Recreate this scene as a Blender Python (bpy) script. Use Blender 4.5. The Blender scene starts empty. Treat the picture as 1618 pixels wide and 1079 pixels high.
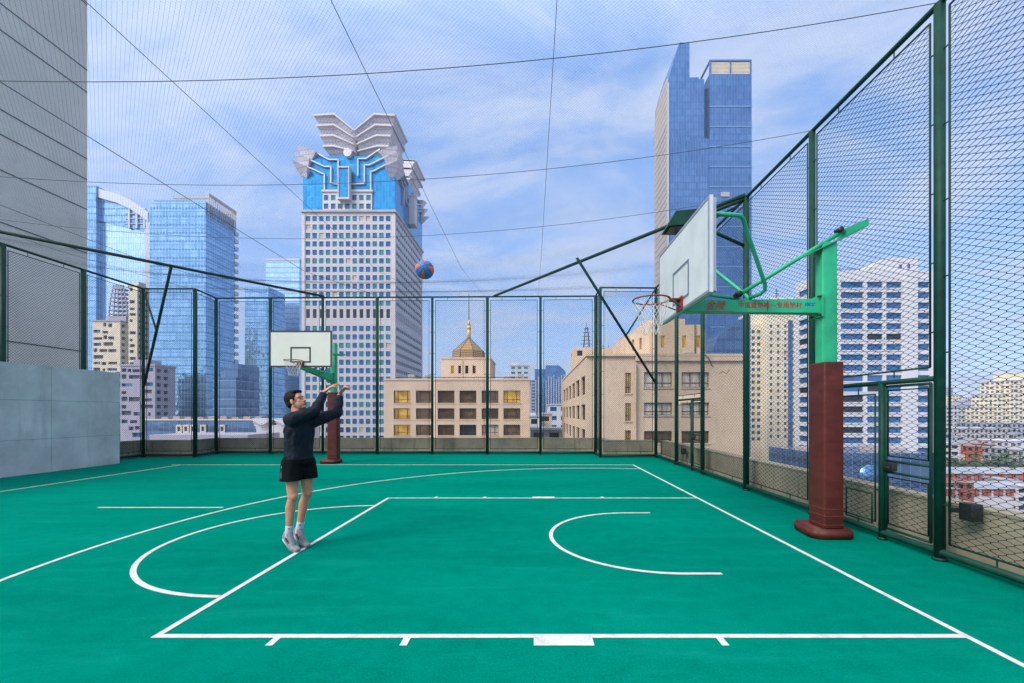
import bpy, bmesh, math, random
from mathutils import Vector, Matrix, noise
R = math.radians
random.seed(7)
S = bpy.context.scene
COL = S.collection

# ------------------------------------------------------------------ camera
CAMZ, F = 1.596, 671.0
cam = bpy.data.cameras.new('camera')
cam.sensor_width = 36
cam.lens = F / 1618 * 36
cam.shift_x = -31 / 1618
cam.shift_y = 112.5 / 1618
cam.clip_start, cam.clip_end = 0.05, 9000
camo = bpy.data.objects.new('camera', cam)
camo.location = (0, 0, CAMZ)
camo.rotation_euler = (R(90), 0, 0)
COL.objects.link(camo)
S.camera = camo

# ------------------------------------------------------------------ light
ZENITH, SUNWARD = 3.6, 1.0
SUN_EL, SUN_AZ = 42, 230      # azimuth clockwise from +Y: 230 = from the left, behind the camera
w = bpy.data.worlds.new('World')
S.world = w
w.use_nodes = True
nt = w.node_tree
N, L = nt.nodes, nt.links
N.clear()
out = N.new('ShaderNodeOutputWorld')
bg = N.new('ShaderNodeBackground')
sky = N.new('ShaderNodeTexSky')
sky.sky_type = 'NISHITA'
sky.sun_disc = False
sky.sun_elevation = R(SUN_EL)
sky.sun_rotation = R(SUN_AZ)
sky.air_density, sky.dust_density, sky.ozone_density = 1.0, 0.6, 3.0
tc = N.new('ShaderNodeTexCoord')
sep = N.new('ShaderNodeSeparateXYZ')
L.new(tc.outputs['Generated'], sep.inputs[0])
zz = N.new('ShaderNodeMath'); zz.operation = 'MAXIMUM'; zz.inputs[1].default_value = 0.0
L.new(sep.outputs['Z'], zz.inputs[0])
za = N.new('ShaderNodeMath'); za.operation = 'ADD'; za.inputs[1].default_value = 0.18
L.new(zz.outputs[0], za.inputs[0])
dx = N.new('ShaderNodeMath'); dx.operation = 'DIVIDE'
dy = N.new('ShaderNodeMath'); dy.operation = 'DIVIDE'
L.new(sep.outputs['X'], dx.inputs[0]); L.new(za.outputs[0], dx.inputs[1])
L.new(sep.outputs['Y'], dy.inputs[0]); L.new(za.outputs[0], dy.inputs[1])
cmb = N.new('ShaderNodeCombineXYZ')
L.new(dx.outputs[0], cmb.inputs[0]); L.new(dy.outputs[0], cmb.inputs[1])
mp = N.new('ShaderNodeMapping')
mp.inputs['Rotation'].default_value = (0, 0, R(28))
mp.inputs['Scale'].default_value = (0.95, 1.55, 1)
mp.inputs['Location'].default_value = (3.1, 1.7, 0)
L.new(cmb.outputs[0], mp.inputs[0])
nz = N.new('ShaderNodeTexNoise')
nz.inputs['Scale'].default_value = 1.75
nz.inputs['Detail'].default_value = 7
nz.inputs['Roughness'].default_value = 0.61
nz.inputs['Distortion'].default_value = 0.5
L.new(mp.outputs[0], nz.inputs['Vector'])
rmp = N.new('ShaderNodeValToRGB')
rmp.color_ramp.interpolation = 'EASE'
rmp.color_ramp.elements[0].position = 0.38
rmp.color_ramp.elements[0].color = (0.05, 0.05, 0.05, 1)
rmp.color_ramp.elements[1].position = 0.66
rmp.color_ramp.elements[1].color = (0.92, 0.92, 0.92, 1)
L.new(nz.outputs['Fac'], rmp.inputs['Fac'])
# thin milky veil over the blue, then the streaks of cloud
veil = N.new('ShaderNodeMix'); veil.data_type = 'RGBA'
veil.inputs[0].default_value = 0.70
veil.inputs[7].default_value = (0.80, 1.50, 3.10, 1)
L.new(sky.outputs['Color'], veil.inputs[6])
mixc = N.new('ShaderNodeMix'); mixc.data_type = 'RGBA'
L.new(rmp.outputs['Color'], mixc.inputs['Factor'])
L.new(veil.outputs[2], mixc.inputs[6])
mixc.inputs[7].default_value = (1.90, 2.28, 3.15, 1)
# sky gain added overhead and sunward, mostly out of view, to light the court
def wm(op, a, b):
    q = N.new('ShaderNodeMath'); q.operation = op
    for i_, x in enumerate((a, b)):
        if isinstance(x, (int, float)): q.inputs[i_].default_value = x
        else: L.new(x, q.inputs[i_])
    return q.outputs[0]
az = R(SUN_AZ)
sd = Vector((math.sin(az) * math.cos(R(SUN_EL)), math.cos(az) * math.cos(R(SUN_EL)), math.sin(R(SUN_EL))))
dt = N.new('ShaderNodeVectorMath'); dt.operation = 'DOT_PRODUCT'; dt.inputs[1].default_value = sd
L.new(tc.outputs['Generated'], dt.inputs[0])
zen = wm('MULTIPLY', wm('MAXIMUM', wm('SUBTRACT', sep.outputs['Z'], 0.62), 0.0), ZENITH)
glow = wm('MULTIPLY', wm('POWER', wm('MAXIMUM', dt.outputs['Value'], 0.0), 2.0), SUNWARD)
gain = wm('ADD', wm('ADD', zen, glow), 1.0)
vm = N.new('ShaderNodeVectorMath'); vm.operation = 'SCALE'
whiten = N.new('ShaderNodeMix'); whiten.data_type = 'RGBA'
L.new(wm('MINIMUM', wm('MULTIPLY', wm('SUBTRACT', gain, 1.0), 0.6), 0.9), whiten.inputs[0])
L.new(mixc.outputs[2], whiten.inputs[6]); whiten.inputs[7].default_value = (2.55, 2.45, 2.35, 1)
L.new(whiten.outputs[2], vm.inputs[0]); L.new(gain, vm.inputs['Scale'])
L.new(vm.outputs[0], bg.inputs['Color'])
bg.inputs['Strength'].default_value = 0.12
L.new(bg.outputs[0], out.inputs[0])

sun = bpy.data.lights.new('sun', 'SUN')
sun.energy = 1.5
sun.angle = R(26)
sun.color = (1.0, 0.88, 0.74)
suno = bpy.data.objects.new('sun', sun)
az = R(SUN_AZ)
suno.rotation_euler = (-sd).to_track_quat('-Z', 'Y').to_euler()
COL.objects.link(suno)

S.view_settings.view_transform = 'Standard'
S.view_settings.look = 'None'
S.view_settings.gamma = 1
S.view_settings.exposure = 1.4
S.cycles.max_bounces = 6
S.cycles.diffuse_bounces = 3
S.cycles.glossy_bounces = 3
S.cycles.transmission_bounces = 4
S.cycles.caustics_reflective = False
S.cycles.caustics_refractive = False
S.cycles.use_denoising = True

# ------------------------------------------------------------------ helpers
def P(px, py, d):
    return Vector(((px - 840) * d / F, d, CAMZ - (py - 652) * d / F))
def PX(px, d): return (px - 840) * d / F
def PZ(py, d): return CAMZ - (py - 652) * d / F

ORI = {}
class MB:
    def __init__(s): s.v, s.f, s.m, s.sm, s.mi, s.smooth = [], [], [], [], 0, False
    def face(s, pts):
        b = len(s.v); s.v.extend(Vector(p) for p in pts)
        s.f.append(tuple(range(b, b + len(pts)))); s.m.append(s.mi); s.sm.append(s.smooth)
    def mesh(s, vs, fs):
        b = len(s.v); s.v.extend(Vector(p) for p in vs)
        for f in fs:
            s.f.append(tuple(i + b for i in f)); s.m.append(s.mi); s.sm.append(s.smooth)
    def hexa(s, p):   # 8 points: bottom ring 0-3 (counter-clockwise from above), top ring 4-7
        s.mesh(p, [(3, 2, 1, 0), (4, 5, 6, 7), (0, 1, 5, 4), (1, 2, 6, 5), (2, 3, 7, 6), (3, 0, 4, 7)])
    def box(s, x0, x1, y0, y1, z0, z1):
        s.hexa([(x0, y0, z0), (x1, y0, z0), (x1, y1, z0), (x0, y1, z0), (x0, y0, z1), (x1, y0, z1), (x1, y1, z1), (x0, y1, z1)])
    def bbox(s, x0, x1, y0, y1, z0, z1, b=0.01, mat=None):   # bevelled box
        bm = bmesh.new()
        bmesh.ops.create_cube(bm, size=1)
        for v in bm.verts:
            v.co = Vector(((x0 + x1) / 2 + v.co.x * (x1 - x0), (y0 + y1) / 2 + v.co.y * (y1 - y0), (z0 + z1) / 2 + v.co.z * (z1 - z0)))
        bmesh.ops.bevel(bm, geom=bm.edges[:] , offset=b, segments=3, affect='EDGES', profile=0.5)
        bm.verts.index_update()
        vs = [(mat @ v.co if mat else v.co.copy()) for v in bm.verts]
        o = s.smooth; s.smooth = True
        s.mesh(vs, [tuple(v.index for v in f.verts) for f in bm.faces]); s.smooth = o
        bm.free()
    def beam(s, a, b, w, h, up=(0, 0, 1)):   # rectangular bar between two points
        a, b = Vector(a), Vector(b); t = (b - a).normalized(); u = Vector(up)
        sd_ = t.cross(u).normalized() * (w / 2); uu = sd_.normalized().cross(t) * (h / 2)
        s.mesh([a - sd_ - uu, a + sd_ - uu, a + sd_ + uu, a - sd_ + uu, b - sd_ - uu, b + sd_ - uu, b + sd_ + uu, b - sd_ + uu],
               [(0, 1, 2, 3), (7, 6, 5, 4), (0, 4, 5, 1), (1, 5, 6, 2), (2, 6, 7, 3), (3, 7, 4, 0)])
    def tube(s, pts, r, n=8, caps=True, radii=None, closed=False):
        pts = [Vector(p) for p in pts]; k = len(pts)
        t0 = (pts[1] - pts[0]).normalized()
        ref = Vector((0, 0, 1)) if abs(t0.z) < 0.9 else Vector((1, 0, 0))
        u = (ref - t0 * ref.dot(t0)).normalized()
        vs, fs = [], []
        for i, p in enumerate(pts):
            a = pts[i - 1] if (i > 0 or closed) else p
            c = pts[(i + 1) % k] if (i < k - 1 or closed) else p
            t = (c - a).normalized()
            u = (u - t * u.dot(t)).normalized(); v = t.cross(u)
            rr = radii[i] if radii else r
            for j in range(n):
                an = 2 * math.pi * j / n
                vs.append(p + (u * math.cos(an) + v * math.sin(an)) * rr)
        for i in range(k if closed else k - 1):
            q = (i + 1) % k
            for j in range(n):
                fs.append((i * n + j, i * n + (j + 1) % n, q * n + (j + 1) % n, q * n + j))
        if caps and not closed:
            fs.append(tuple(range(n))[::-1]); fs.append(tuple((k - 1) * n + j for j in range(n)))
        o = s.smooth; s.smooth = n > 4; s.mesh(vs, fs); s.smooth = o
    def prism(s, poly, y0, y1, top_lean=0):   # x-z outline (counter-clockwise seen from -Y) run from y0 to y1
        n = len(poly)
        vs = [(x, y0, z) for x, z in poly] + [(x, y1, z) for x, z in poly]
        s.mesh(vs, [tuple(range(n)), tuple(range(n, 2 * n))[::-1]] + [(i, n + i, n + (i + 1) % n, (i + 1) % n) for i in range(n)])
    def plan(s, poly, z0, z1):   # x-y outline, counter-clockwise from above, raised from z0 to z1
        n = len(poly)
        vs = [(x, y, z0) for x, y in poly] + [(x, y, z1) for x, y in poly]
        s.mesh(vs, [tuple(range(n))[::-1], tuple(range(n, 2 * n))] + [(i, (i + 1) % n, n + (i + 1) % n, n + i) for i in range(n)])
    def ball(s, c, r, seg=16, ring=10, M=None):
        c = Vector(c); rr = r if isinstance(r, (tuple, list)) else (r, r, r)
        vs, fs = [], []
        for i in range(ring + 1):
            th = math.pi * i / ring
            for j in range(seg):
                ph = 2 * math.pi * j / seg
                q = Vector((rr[0] * math.sin(th) * math.cos(ph), rr[1] * math.sin(th) * math.sin(ph), rr[2] * math.cos(th)))
                vs.append(c + (M @ q if M else q))
        for i in range(ring):
            for j in range(seg):
                fs.append((i * seg + j, (i + 1) * seg + j, (i + 1) * seg + (j + 1) % seg, i * seg + (j + 1) % seg))
        o = s.smooth; s.smooth = True; s.mesh(vs, fs); s.smooth = o
    def capsule(s, a, b, ra, rb, n=14):
        a, b = Vector(a), Vector(b); t = b - a; Lh = t.length; t.normalize()
        pts, rad = [], []
        for k in range(6):
            an = math.pi / 2 * k / 6
            pts.append(a - t * (ra * math.cos(an) + 1e-5)); rad.append(max(ra * math.sin(an), 1e-4))
        pts.append(a); rad.append(ra)
        pts.append(b); rad.append(rb)
        for k in range(1, 7):
            an = math.pi / 2 * k / 6
            pts.append(b + t * (rb * math.sin(an) + 1e-5)); rad.append(max(rb * math.cos(an), 1e-4))
        s.tube(pts, 0, n, True, rad)
    def build(s, name, mat, parent=None, loc=None):
        o_ = ORI.get(parent.as_pointer(), Vector((0, 0, 0))) if parent else Vector(loc or (0, 0, 0))
        me = bpy.data.meshes.new(name)
        me.from_pydata([v - o_ for v in s.v], [], s.f)
        mats = mat if isinstance(mat, (list, tuple)) else [mat]
        for m_ in mats: me.materials.append(m_)
        if me.polygons:
            me.polygons.foreach_set('material_index', s.m)
            me.polygons.foreach_set('use_smooth', s.sm)
        uv = me.uv_layers.new(name='UVMap').data
        vv = s.v; k = 0
        for f in s.f:
            a, b, c = vv[f[0]], vv[f[1]], vv[f[2]]
            n = (b - a).cross(c - a)
            if abs(n.z) > 0.8 * n.length or (n.x == 0 and n.y == 0):
                for i in f: uv[k].uv = (vv[i].x, vv[i].y); k += 1
            else:
                q = math.hypot(n.x, n.y); tx, ty = -n.y / q, n.x / q
                for i in f: uv[k].uv = (vv[i].x * tx + vv[i].y * ty, vv[i].z); k += 1
        o = bpy.data.objects.new(name, me)
        COL.objects.link(o)
        if parent: o.parent = parent
        else: o.location = o_
        ORI[o.as_pointer()] = o_
        return o

def tag(o, label=None, cat=None, group=None, kind=None):
    if label: o['label'] = label
    if cat: o['category'] = cat
    if group: o['group'] = group
    if kind: o['kind'] = kind
    return o
def thing(name, loc, label, cat, group=None):
    o = bpy.data.objects.new(name, None)
    o.location = loc; o.empty_display_size = 0.2
    COL.objects.link(o)
    ORI[o.as_pointer()] = Vector(loc)
    return tag(o, label, cat, group)
def copy_tree(o, parent=None):
    c = o.copy(); COL.objects.link(c)
    if parent: c.parent = parent
    for ch in list(o.children): copy_tree(ch, c)
    return c

# ------------------------------------------------------------------ materials
def srgb(r, g, b):
    f = lambda c: (c / 255 / 12.92) if c / 255 <= 0.04045 else ((c / 255 + 0.055) / 1.055) ** 2.4
    return (f(r), f(g), f(b), 1)
def newmat(name):
    m = bpy.data.materials.new(name); m.use_nodes = True
    return m, m.node_tree.nodes, m.node_tree.links, m.node_tree.nodes['Principled BSDF']
def M_(name, col, rough=0.6, metal=0.0, var=0.12, scale=3.0, bump=0.0, bscale=60, spec=0.5, coords='Object', stretch=(1, 1, 1)):
    m, n, l, b = newmat(name)
    if len(col) == 3: col = (*col, 1)
    b.inputs['Roughness'].default_value = rough
    b.inputs['Metallic'].default_value = metal
    b.inputs['Specular IOR Level'].default_value = spec
    tcn = n.new('ShaderNodeTexCoord'); mpn = n.new('ShaderNodeMapping'); mpn.inputs['Scale'].default_value = stretch
    l.new(tcn.outputs[coords], mpn.inputs[0])
    t = n.new('ShaderNodeTexNoise'); t.inputs['Scale'].default_value = scale; t.inputs['Detail'].default_value = 6; t.inputs['Roughness'].default_value = 0.62
    l.new(mpn.outputs[0], t.inputs['Vector'])
    rp = n.new('ShaderNodeValToRGB')
    rp.color_ramp.elements[0].position, rp.color_ramp.elements[1].position = 0.3, 0.7
    rp.color_ramp.elements[0].color = tuple(c * (1 - var) for c in col[:3]) + (1,)
    rp.color_ramp.elements[1].color = tuple(min(1, c * (1 + var)) for c in col[:3]) + (1,)
    l.new(t.outputs['Fac'], rp.inputs[0]); l.new(rp.outputs[0], b.inputs['Base Color'])
    if bump:
        t2 = n.new('ShaderNodeTexNoise'); t2.inputs['Scale'].default_value = bscale; t2.inputs['Detail'].default_value = 3
        l.new(mpn.outputs[0], t2.inputs['Vector'])
        bp = n.new('ShaderNodeBump'); bp.inputs['Strength'].default_value = bump; bp.inputs['Distance'].default_value = 0.02
        l.new(t2.outputs['Fac'], bp.inputs['Height']); l.new(bp.outputs[0], b.inputs['Normal'])
    return m
def mth(n, l, op, a, b=None):
    q = n.new('ShaderNodeMath'); q.operation = op
    for i, x in enumerate((a, b)):
        if x is None: continue
        if isinstance(x, (int, float)): q.inputs[i].default_value = x
        else: l.new(x, q.inputs[i])
    return q.outputs[0]
def curtain(name, glass, glass2, pw, ph, band=0.25, bandcol=None, mull=0.06, mullcol=None, metal=0.75, rough=0.12, wob=0.15):
    """Curtain wall: panes of slightly different tint, spandrel band each storey, mullions; UV in metres."""
    m, n, l, b = newmat(name)
    uvn = n.new('ShaderNodeUVMap'); sp = n.new('ShaderNodeSeparateXYZ'); l.new(uvn.outputs[0], sp.inputs[0])
    u = mth(n, l, 'DIVIDE', sp.outputs['X'], pw); v = mth(n, l, 'DIVIDE', sp.outputs['Y'], ph)
    fu, fv = mth(n, l, 'FLOOR', u), mth(n, l, 'FLOOR', v)
    ru, rv = mth(n, l, 'FRACT', u), mth(n, l, 'FRACT', v)
    cb = n.new('ShaderNodeCombineXYZ'); l.new(fu, cb.inputs[0]); l.new(fv, cb.inputs[1])
    wn = n.new('ShaderNodeTexWhiteNoise'); l.new(cb.outputs[0], wn.inputs['Vector'])
    ns = n.new('ShaderNodeTexNoise'); ns.inputs['Scale'].default_value = 0.035; ns.inputs['Detail'].default_value = 4
    l.new(uvn.outputs[0], ns.inputs['Vector'])
    f = mth(n, l, 'ADD', mth(n, l, 'MULTIPLY', wn.outputs['Value'], 0.45), mth(n, l, 'MULTIPLY', mth(n, l, 'SUBTRACT', ns.outputs['Fac'], 0.25), 1.1))
    cl = n.new('ShaderNodeClamp'); l.new(f, cl.inputs[0])
    mx = n.new('ShaderNodeMix'); mx.data_type = 'RGBA'; mx.inputs[6].default_value = glass; mx.inputs[7].default_value = glass2
    l.new(cl.outputs[0], mx.inputs[0])
    mb_ = n.new('ShaderNodeMix'); mb_.data_type = 'RGBA'; mb_.inputs[7].default_value = bandcol or glass
    l.new(mth(n, l, 'LESS_THAN', rv, band), mb_.inputs[0]); l.new(mx.outputs[2], mb_.inputs[6])
    mm = n.new('ShaderNodeMix'); mm.data_type = 'RGBA'; mm.inputs[7].default_value = mullcol or glass2
    mul = mth(n, l, 'LESS_THAN', ru, mull)
    l.new(mul, mm.inputs[0]); l.new(mb_.outputs[2], mm.inputs[6])
    l.new(mm.outputs[2], b.inputs['Base Color'])
    b.inputs['Metallic'].default_value = metal
    l.new(mth(n, l, 'ADD', mth(n, l, 'MULTIPLY', mul, 0.4), rough), b.inputs['Roughness'])
    # every pane sits a hair out of true
    nb = n.new('ShaderNodeTexNoise'); nb.inputs['Scale'].default_value = 0.22; nb.inputs['Detail'].default_value = 2
    va = n.new('ShaderNodeVectorMath'); va.operation = 'ADD'
    l.new(uvn.outputs[0], va.inputs[0]); l.new(wn.outputs['Color'], va.inputs[1])
    l.new(va.outputs[0], nb.inputs['Vector'])
    bp = n.new('ShaderNodeBump'); bp.inputs['Strength'].default_value = wob; bp.inputs['Distance'].default_value = 1.0
    l.new(nb.outputs['Fac'], bp.inputs['Height']); l.new(bp.outputs[0], b.inputs['Normal'])
    return m
def concrete(name, col, stain=0.25, scale=0.8, vert=3.0, streak=(0.05, 0.045, 0.03, 1), amount=0.5):
    m, n, l, b = newmat(name)
    if len(col) == 3: col = (*col, 1)
    b.inputs['Roughness'].default_value = 0.85
    tcn = n.new('ShaderNodeTexCoord')
    t = n.new('ShaderNodeTexNoise'); t.inputs['Scale'].default_value = scale; t.inputs['Detail'].default_value = 9; t.inputs['Roughness'].default_value = 0.65
    l.new(tcn.outputs['Object'], t.inputs['Vector'])
    rp = n.new('ShaderNodeValToRGB')
    rp.color_ramp.elements[0].position, rp.color_ramp.elements[1].position = 0.3, 0.72
    rp.color_ramp.elements[0].color = tuple(c * (1 - stain) for c in col[:3]) + (1,)
    rp.color_ramp.elements[1].color = tuple(min(1, c * (1 + stain)) for c in col[:3]) + (1,)
    l.new(t.outputs['Fac'], rp.inputs[0])
    mpn = n.new('ShaderNodeMapping'); mpn.inputs['Scale'].default_value = (vert, vert, 0.25)
    l.new(tcn.outputs['Object'], mpn.inputs[0])
    t3 = n.new('ShaderNodeTexNoise'); t3.inputs['Scale'].default_value = 1.6; t3.inputs['Detail'].default_value = 5; t3.inputs['Roughness'].default_value = 0.7
    l.new(mpn.outputs[0], t3.inputs['Vector'])
    r3 = n.new('ShaderNodeValToRGB'); r3.color_ramp.elements[0].position, r3.color_ramp.elements[1].position = 0.56, 0.72
    r3.color_ramp.elements[1].color = (amount, amount, amount, 1)
    l.new(t3.outputs['Fac'], r3.inputs[0])
    mx = n.new('ShaderNodeMix'); mx.data_type = 'RGBA'; mx.inputs[7].default_value = streak
    l.new(r3.outputs[0], mx.inputs[0]); l.new(rp.outputs[0], mx.inputs[6]); l.new(mx.outputs[2], b.inputs['Base Color'])
    t2 = n.new('ShaderNodeTexNoise'); t2.inputs['Scale'].default_value = 35; t2.inputs['Detail'].default_value = 4
    l.new(tcn.outputs['Object'], t2.inputs['Vector'])
    bp = n.new('ShaderNodeBump'); bp.inputs['Strength'].default_value = 0.25; bp.inputs['Distance'].default_value = 0.01
    l.new(t2.outputs['Fac'], bp.inputs['Height']); l.new(bp.outputs[0], b.inputs['Normal'])
    return m

def court_mat():
    m, n, l, b = newmat('court_paint')
    tcn = n.new('ShaderNodeTexCoord')
    big = n.new('ShaderNodeTexNoise'); big.inputs['Scale'].default_value = 0.35; big.inputs['Detail'].default_value = 5; big.inputs['Roughness'].default_value = 0.6
    mpn = n.new('ShaderNodeMapping'); mpn.inputs['Scale'].default_value = (0.5, 1.3, 1)
    l.new(tcn.outputs['Object'], mpn.inputs[0]); l.new(mpn.outputs[0], big.inputs['Vector'])
    fine = n.new('ShaderNodeTexNoise'); fine.inputs['Scale'].default_value = 70; fine.inputs['Detail'].default_value = 3; fine.inputs['Roughness'].default_value = 0.7
    l.new(tcn.outputs['Object'], fine.inputs['Vector'])
    mid = n.new('ShaderNodeTexNoise'); mid.inputs['Scale'].default_value = 5; mid.inputs['Detail'].default_value = 6; mid.inputs['Roughness'].default_value = 0.7
    l.new(tcn.outputs['Object'], mid.inputs['Vector'])
    f = mth(n, l, 'ADD', mth(n, l, 'MULTIPLY', big.outputs['Fac'], 0.6), mth(n, l, 'MULTIPLY', fine.outputs['Fac'], 0.55))
    f = mth(n, l, 'ADD', f, mth(n, l, 'MULTIPLY', mid.outputs['Fac'], 0.3))
    rp = n.new('ShaderNodeValToRGB')
    rp.color_ramp.elements[0].position, rp.color_ramp.elements[1].position = 0.48, 0.98
    rp.color_ramp.elements[0].color = (0.0, 0.098, 0.072, 1)
    rp.color_ramp.elements[1].color = (0.0, 0.228, 0.162, 1)
    l.new(f, rp.inputs[0])
    # scuffs: long faint rubbed streaks and a few dull patches
    ms = n.new('ShaderNodeMapping'); ms.inputs['Rotation'].default_value = (0, 0, R(17)); ms.inputs['Scale'].default_value = (0.55, 3.2, 1)
    l.new(tcn.outputs['Object'], ms.inputs[0])
    sc = n.new('ShaderNodeTexNoise'); sc.inputs['Scale'].default_value = 1.3; sc.inputs['Detail'].default_value = 9; sc.inputs['Roughness'].default_value = 0.72; sc.inputs['Distortion'].default_value = 0.6
    l.new(ms.outputs[0], sc.inputs['Vector'])
    rs = n.new('ShaderNodeValToRGB'); rs.color_ramp.elements[0].position, rs.color_ramp.elements[1].position = 0.52, 0.76
    rs.color_ramp.elements[1].color = (0.30, 0.30, 0.30, 1)
    l.new(sc.outputs['Fac'], rs.inputs[0])
    mw = n.new('ShaderNodeMix'); mw.data_type = 'RGBA'; mw.inputs[7].default_value = (0.008, 0.255, 0.205, 1)
    l.new(rs.outputs[0], mw.inputs[0]); l.new(rp.outputs[0], mw.inputs[6]); l.new(mw.outputs[2], b.inputs['Base Color'])
    b.inputs['Roughness'].default_value = 0.72
    b.inputs['Specular IOR Level'].default_value = 0.0
    bp = n.new('ShaderNodeBump'); bp.inputs['Strength'].default_value = 0.5; bp.inputs['Distance'].default_value = 0.004
    l.new(fine.outputs['Fac'], bp.inputs['Height']); l.new(bp.outputs[0], b.inputs['Normal'])
    return m

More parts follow.
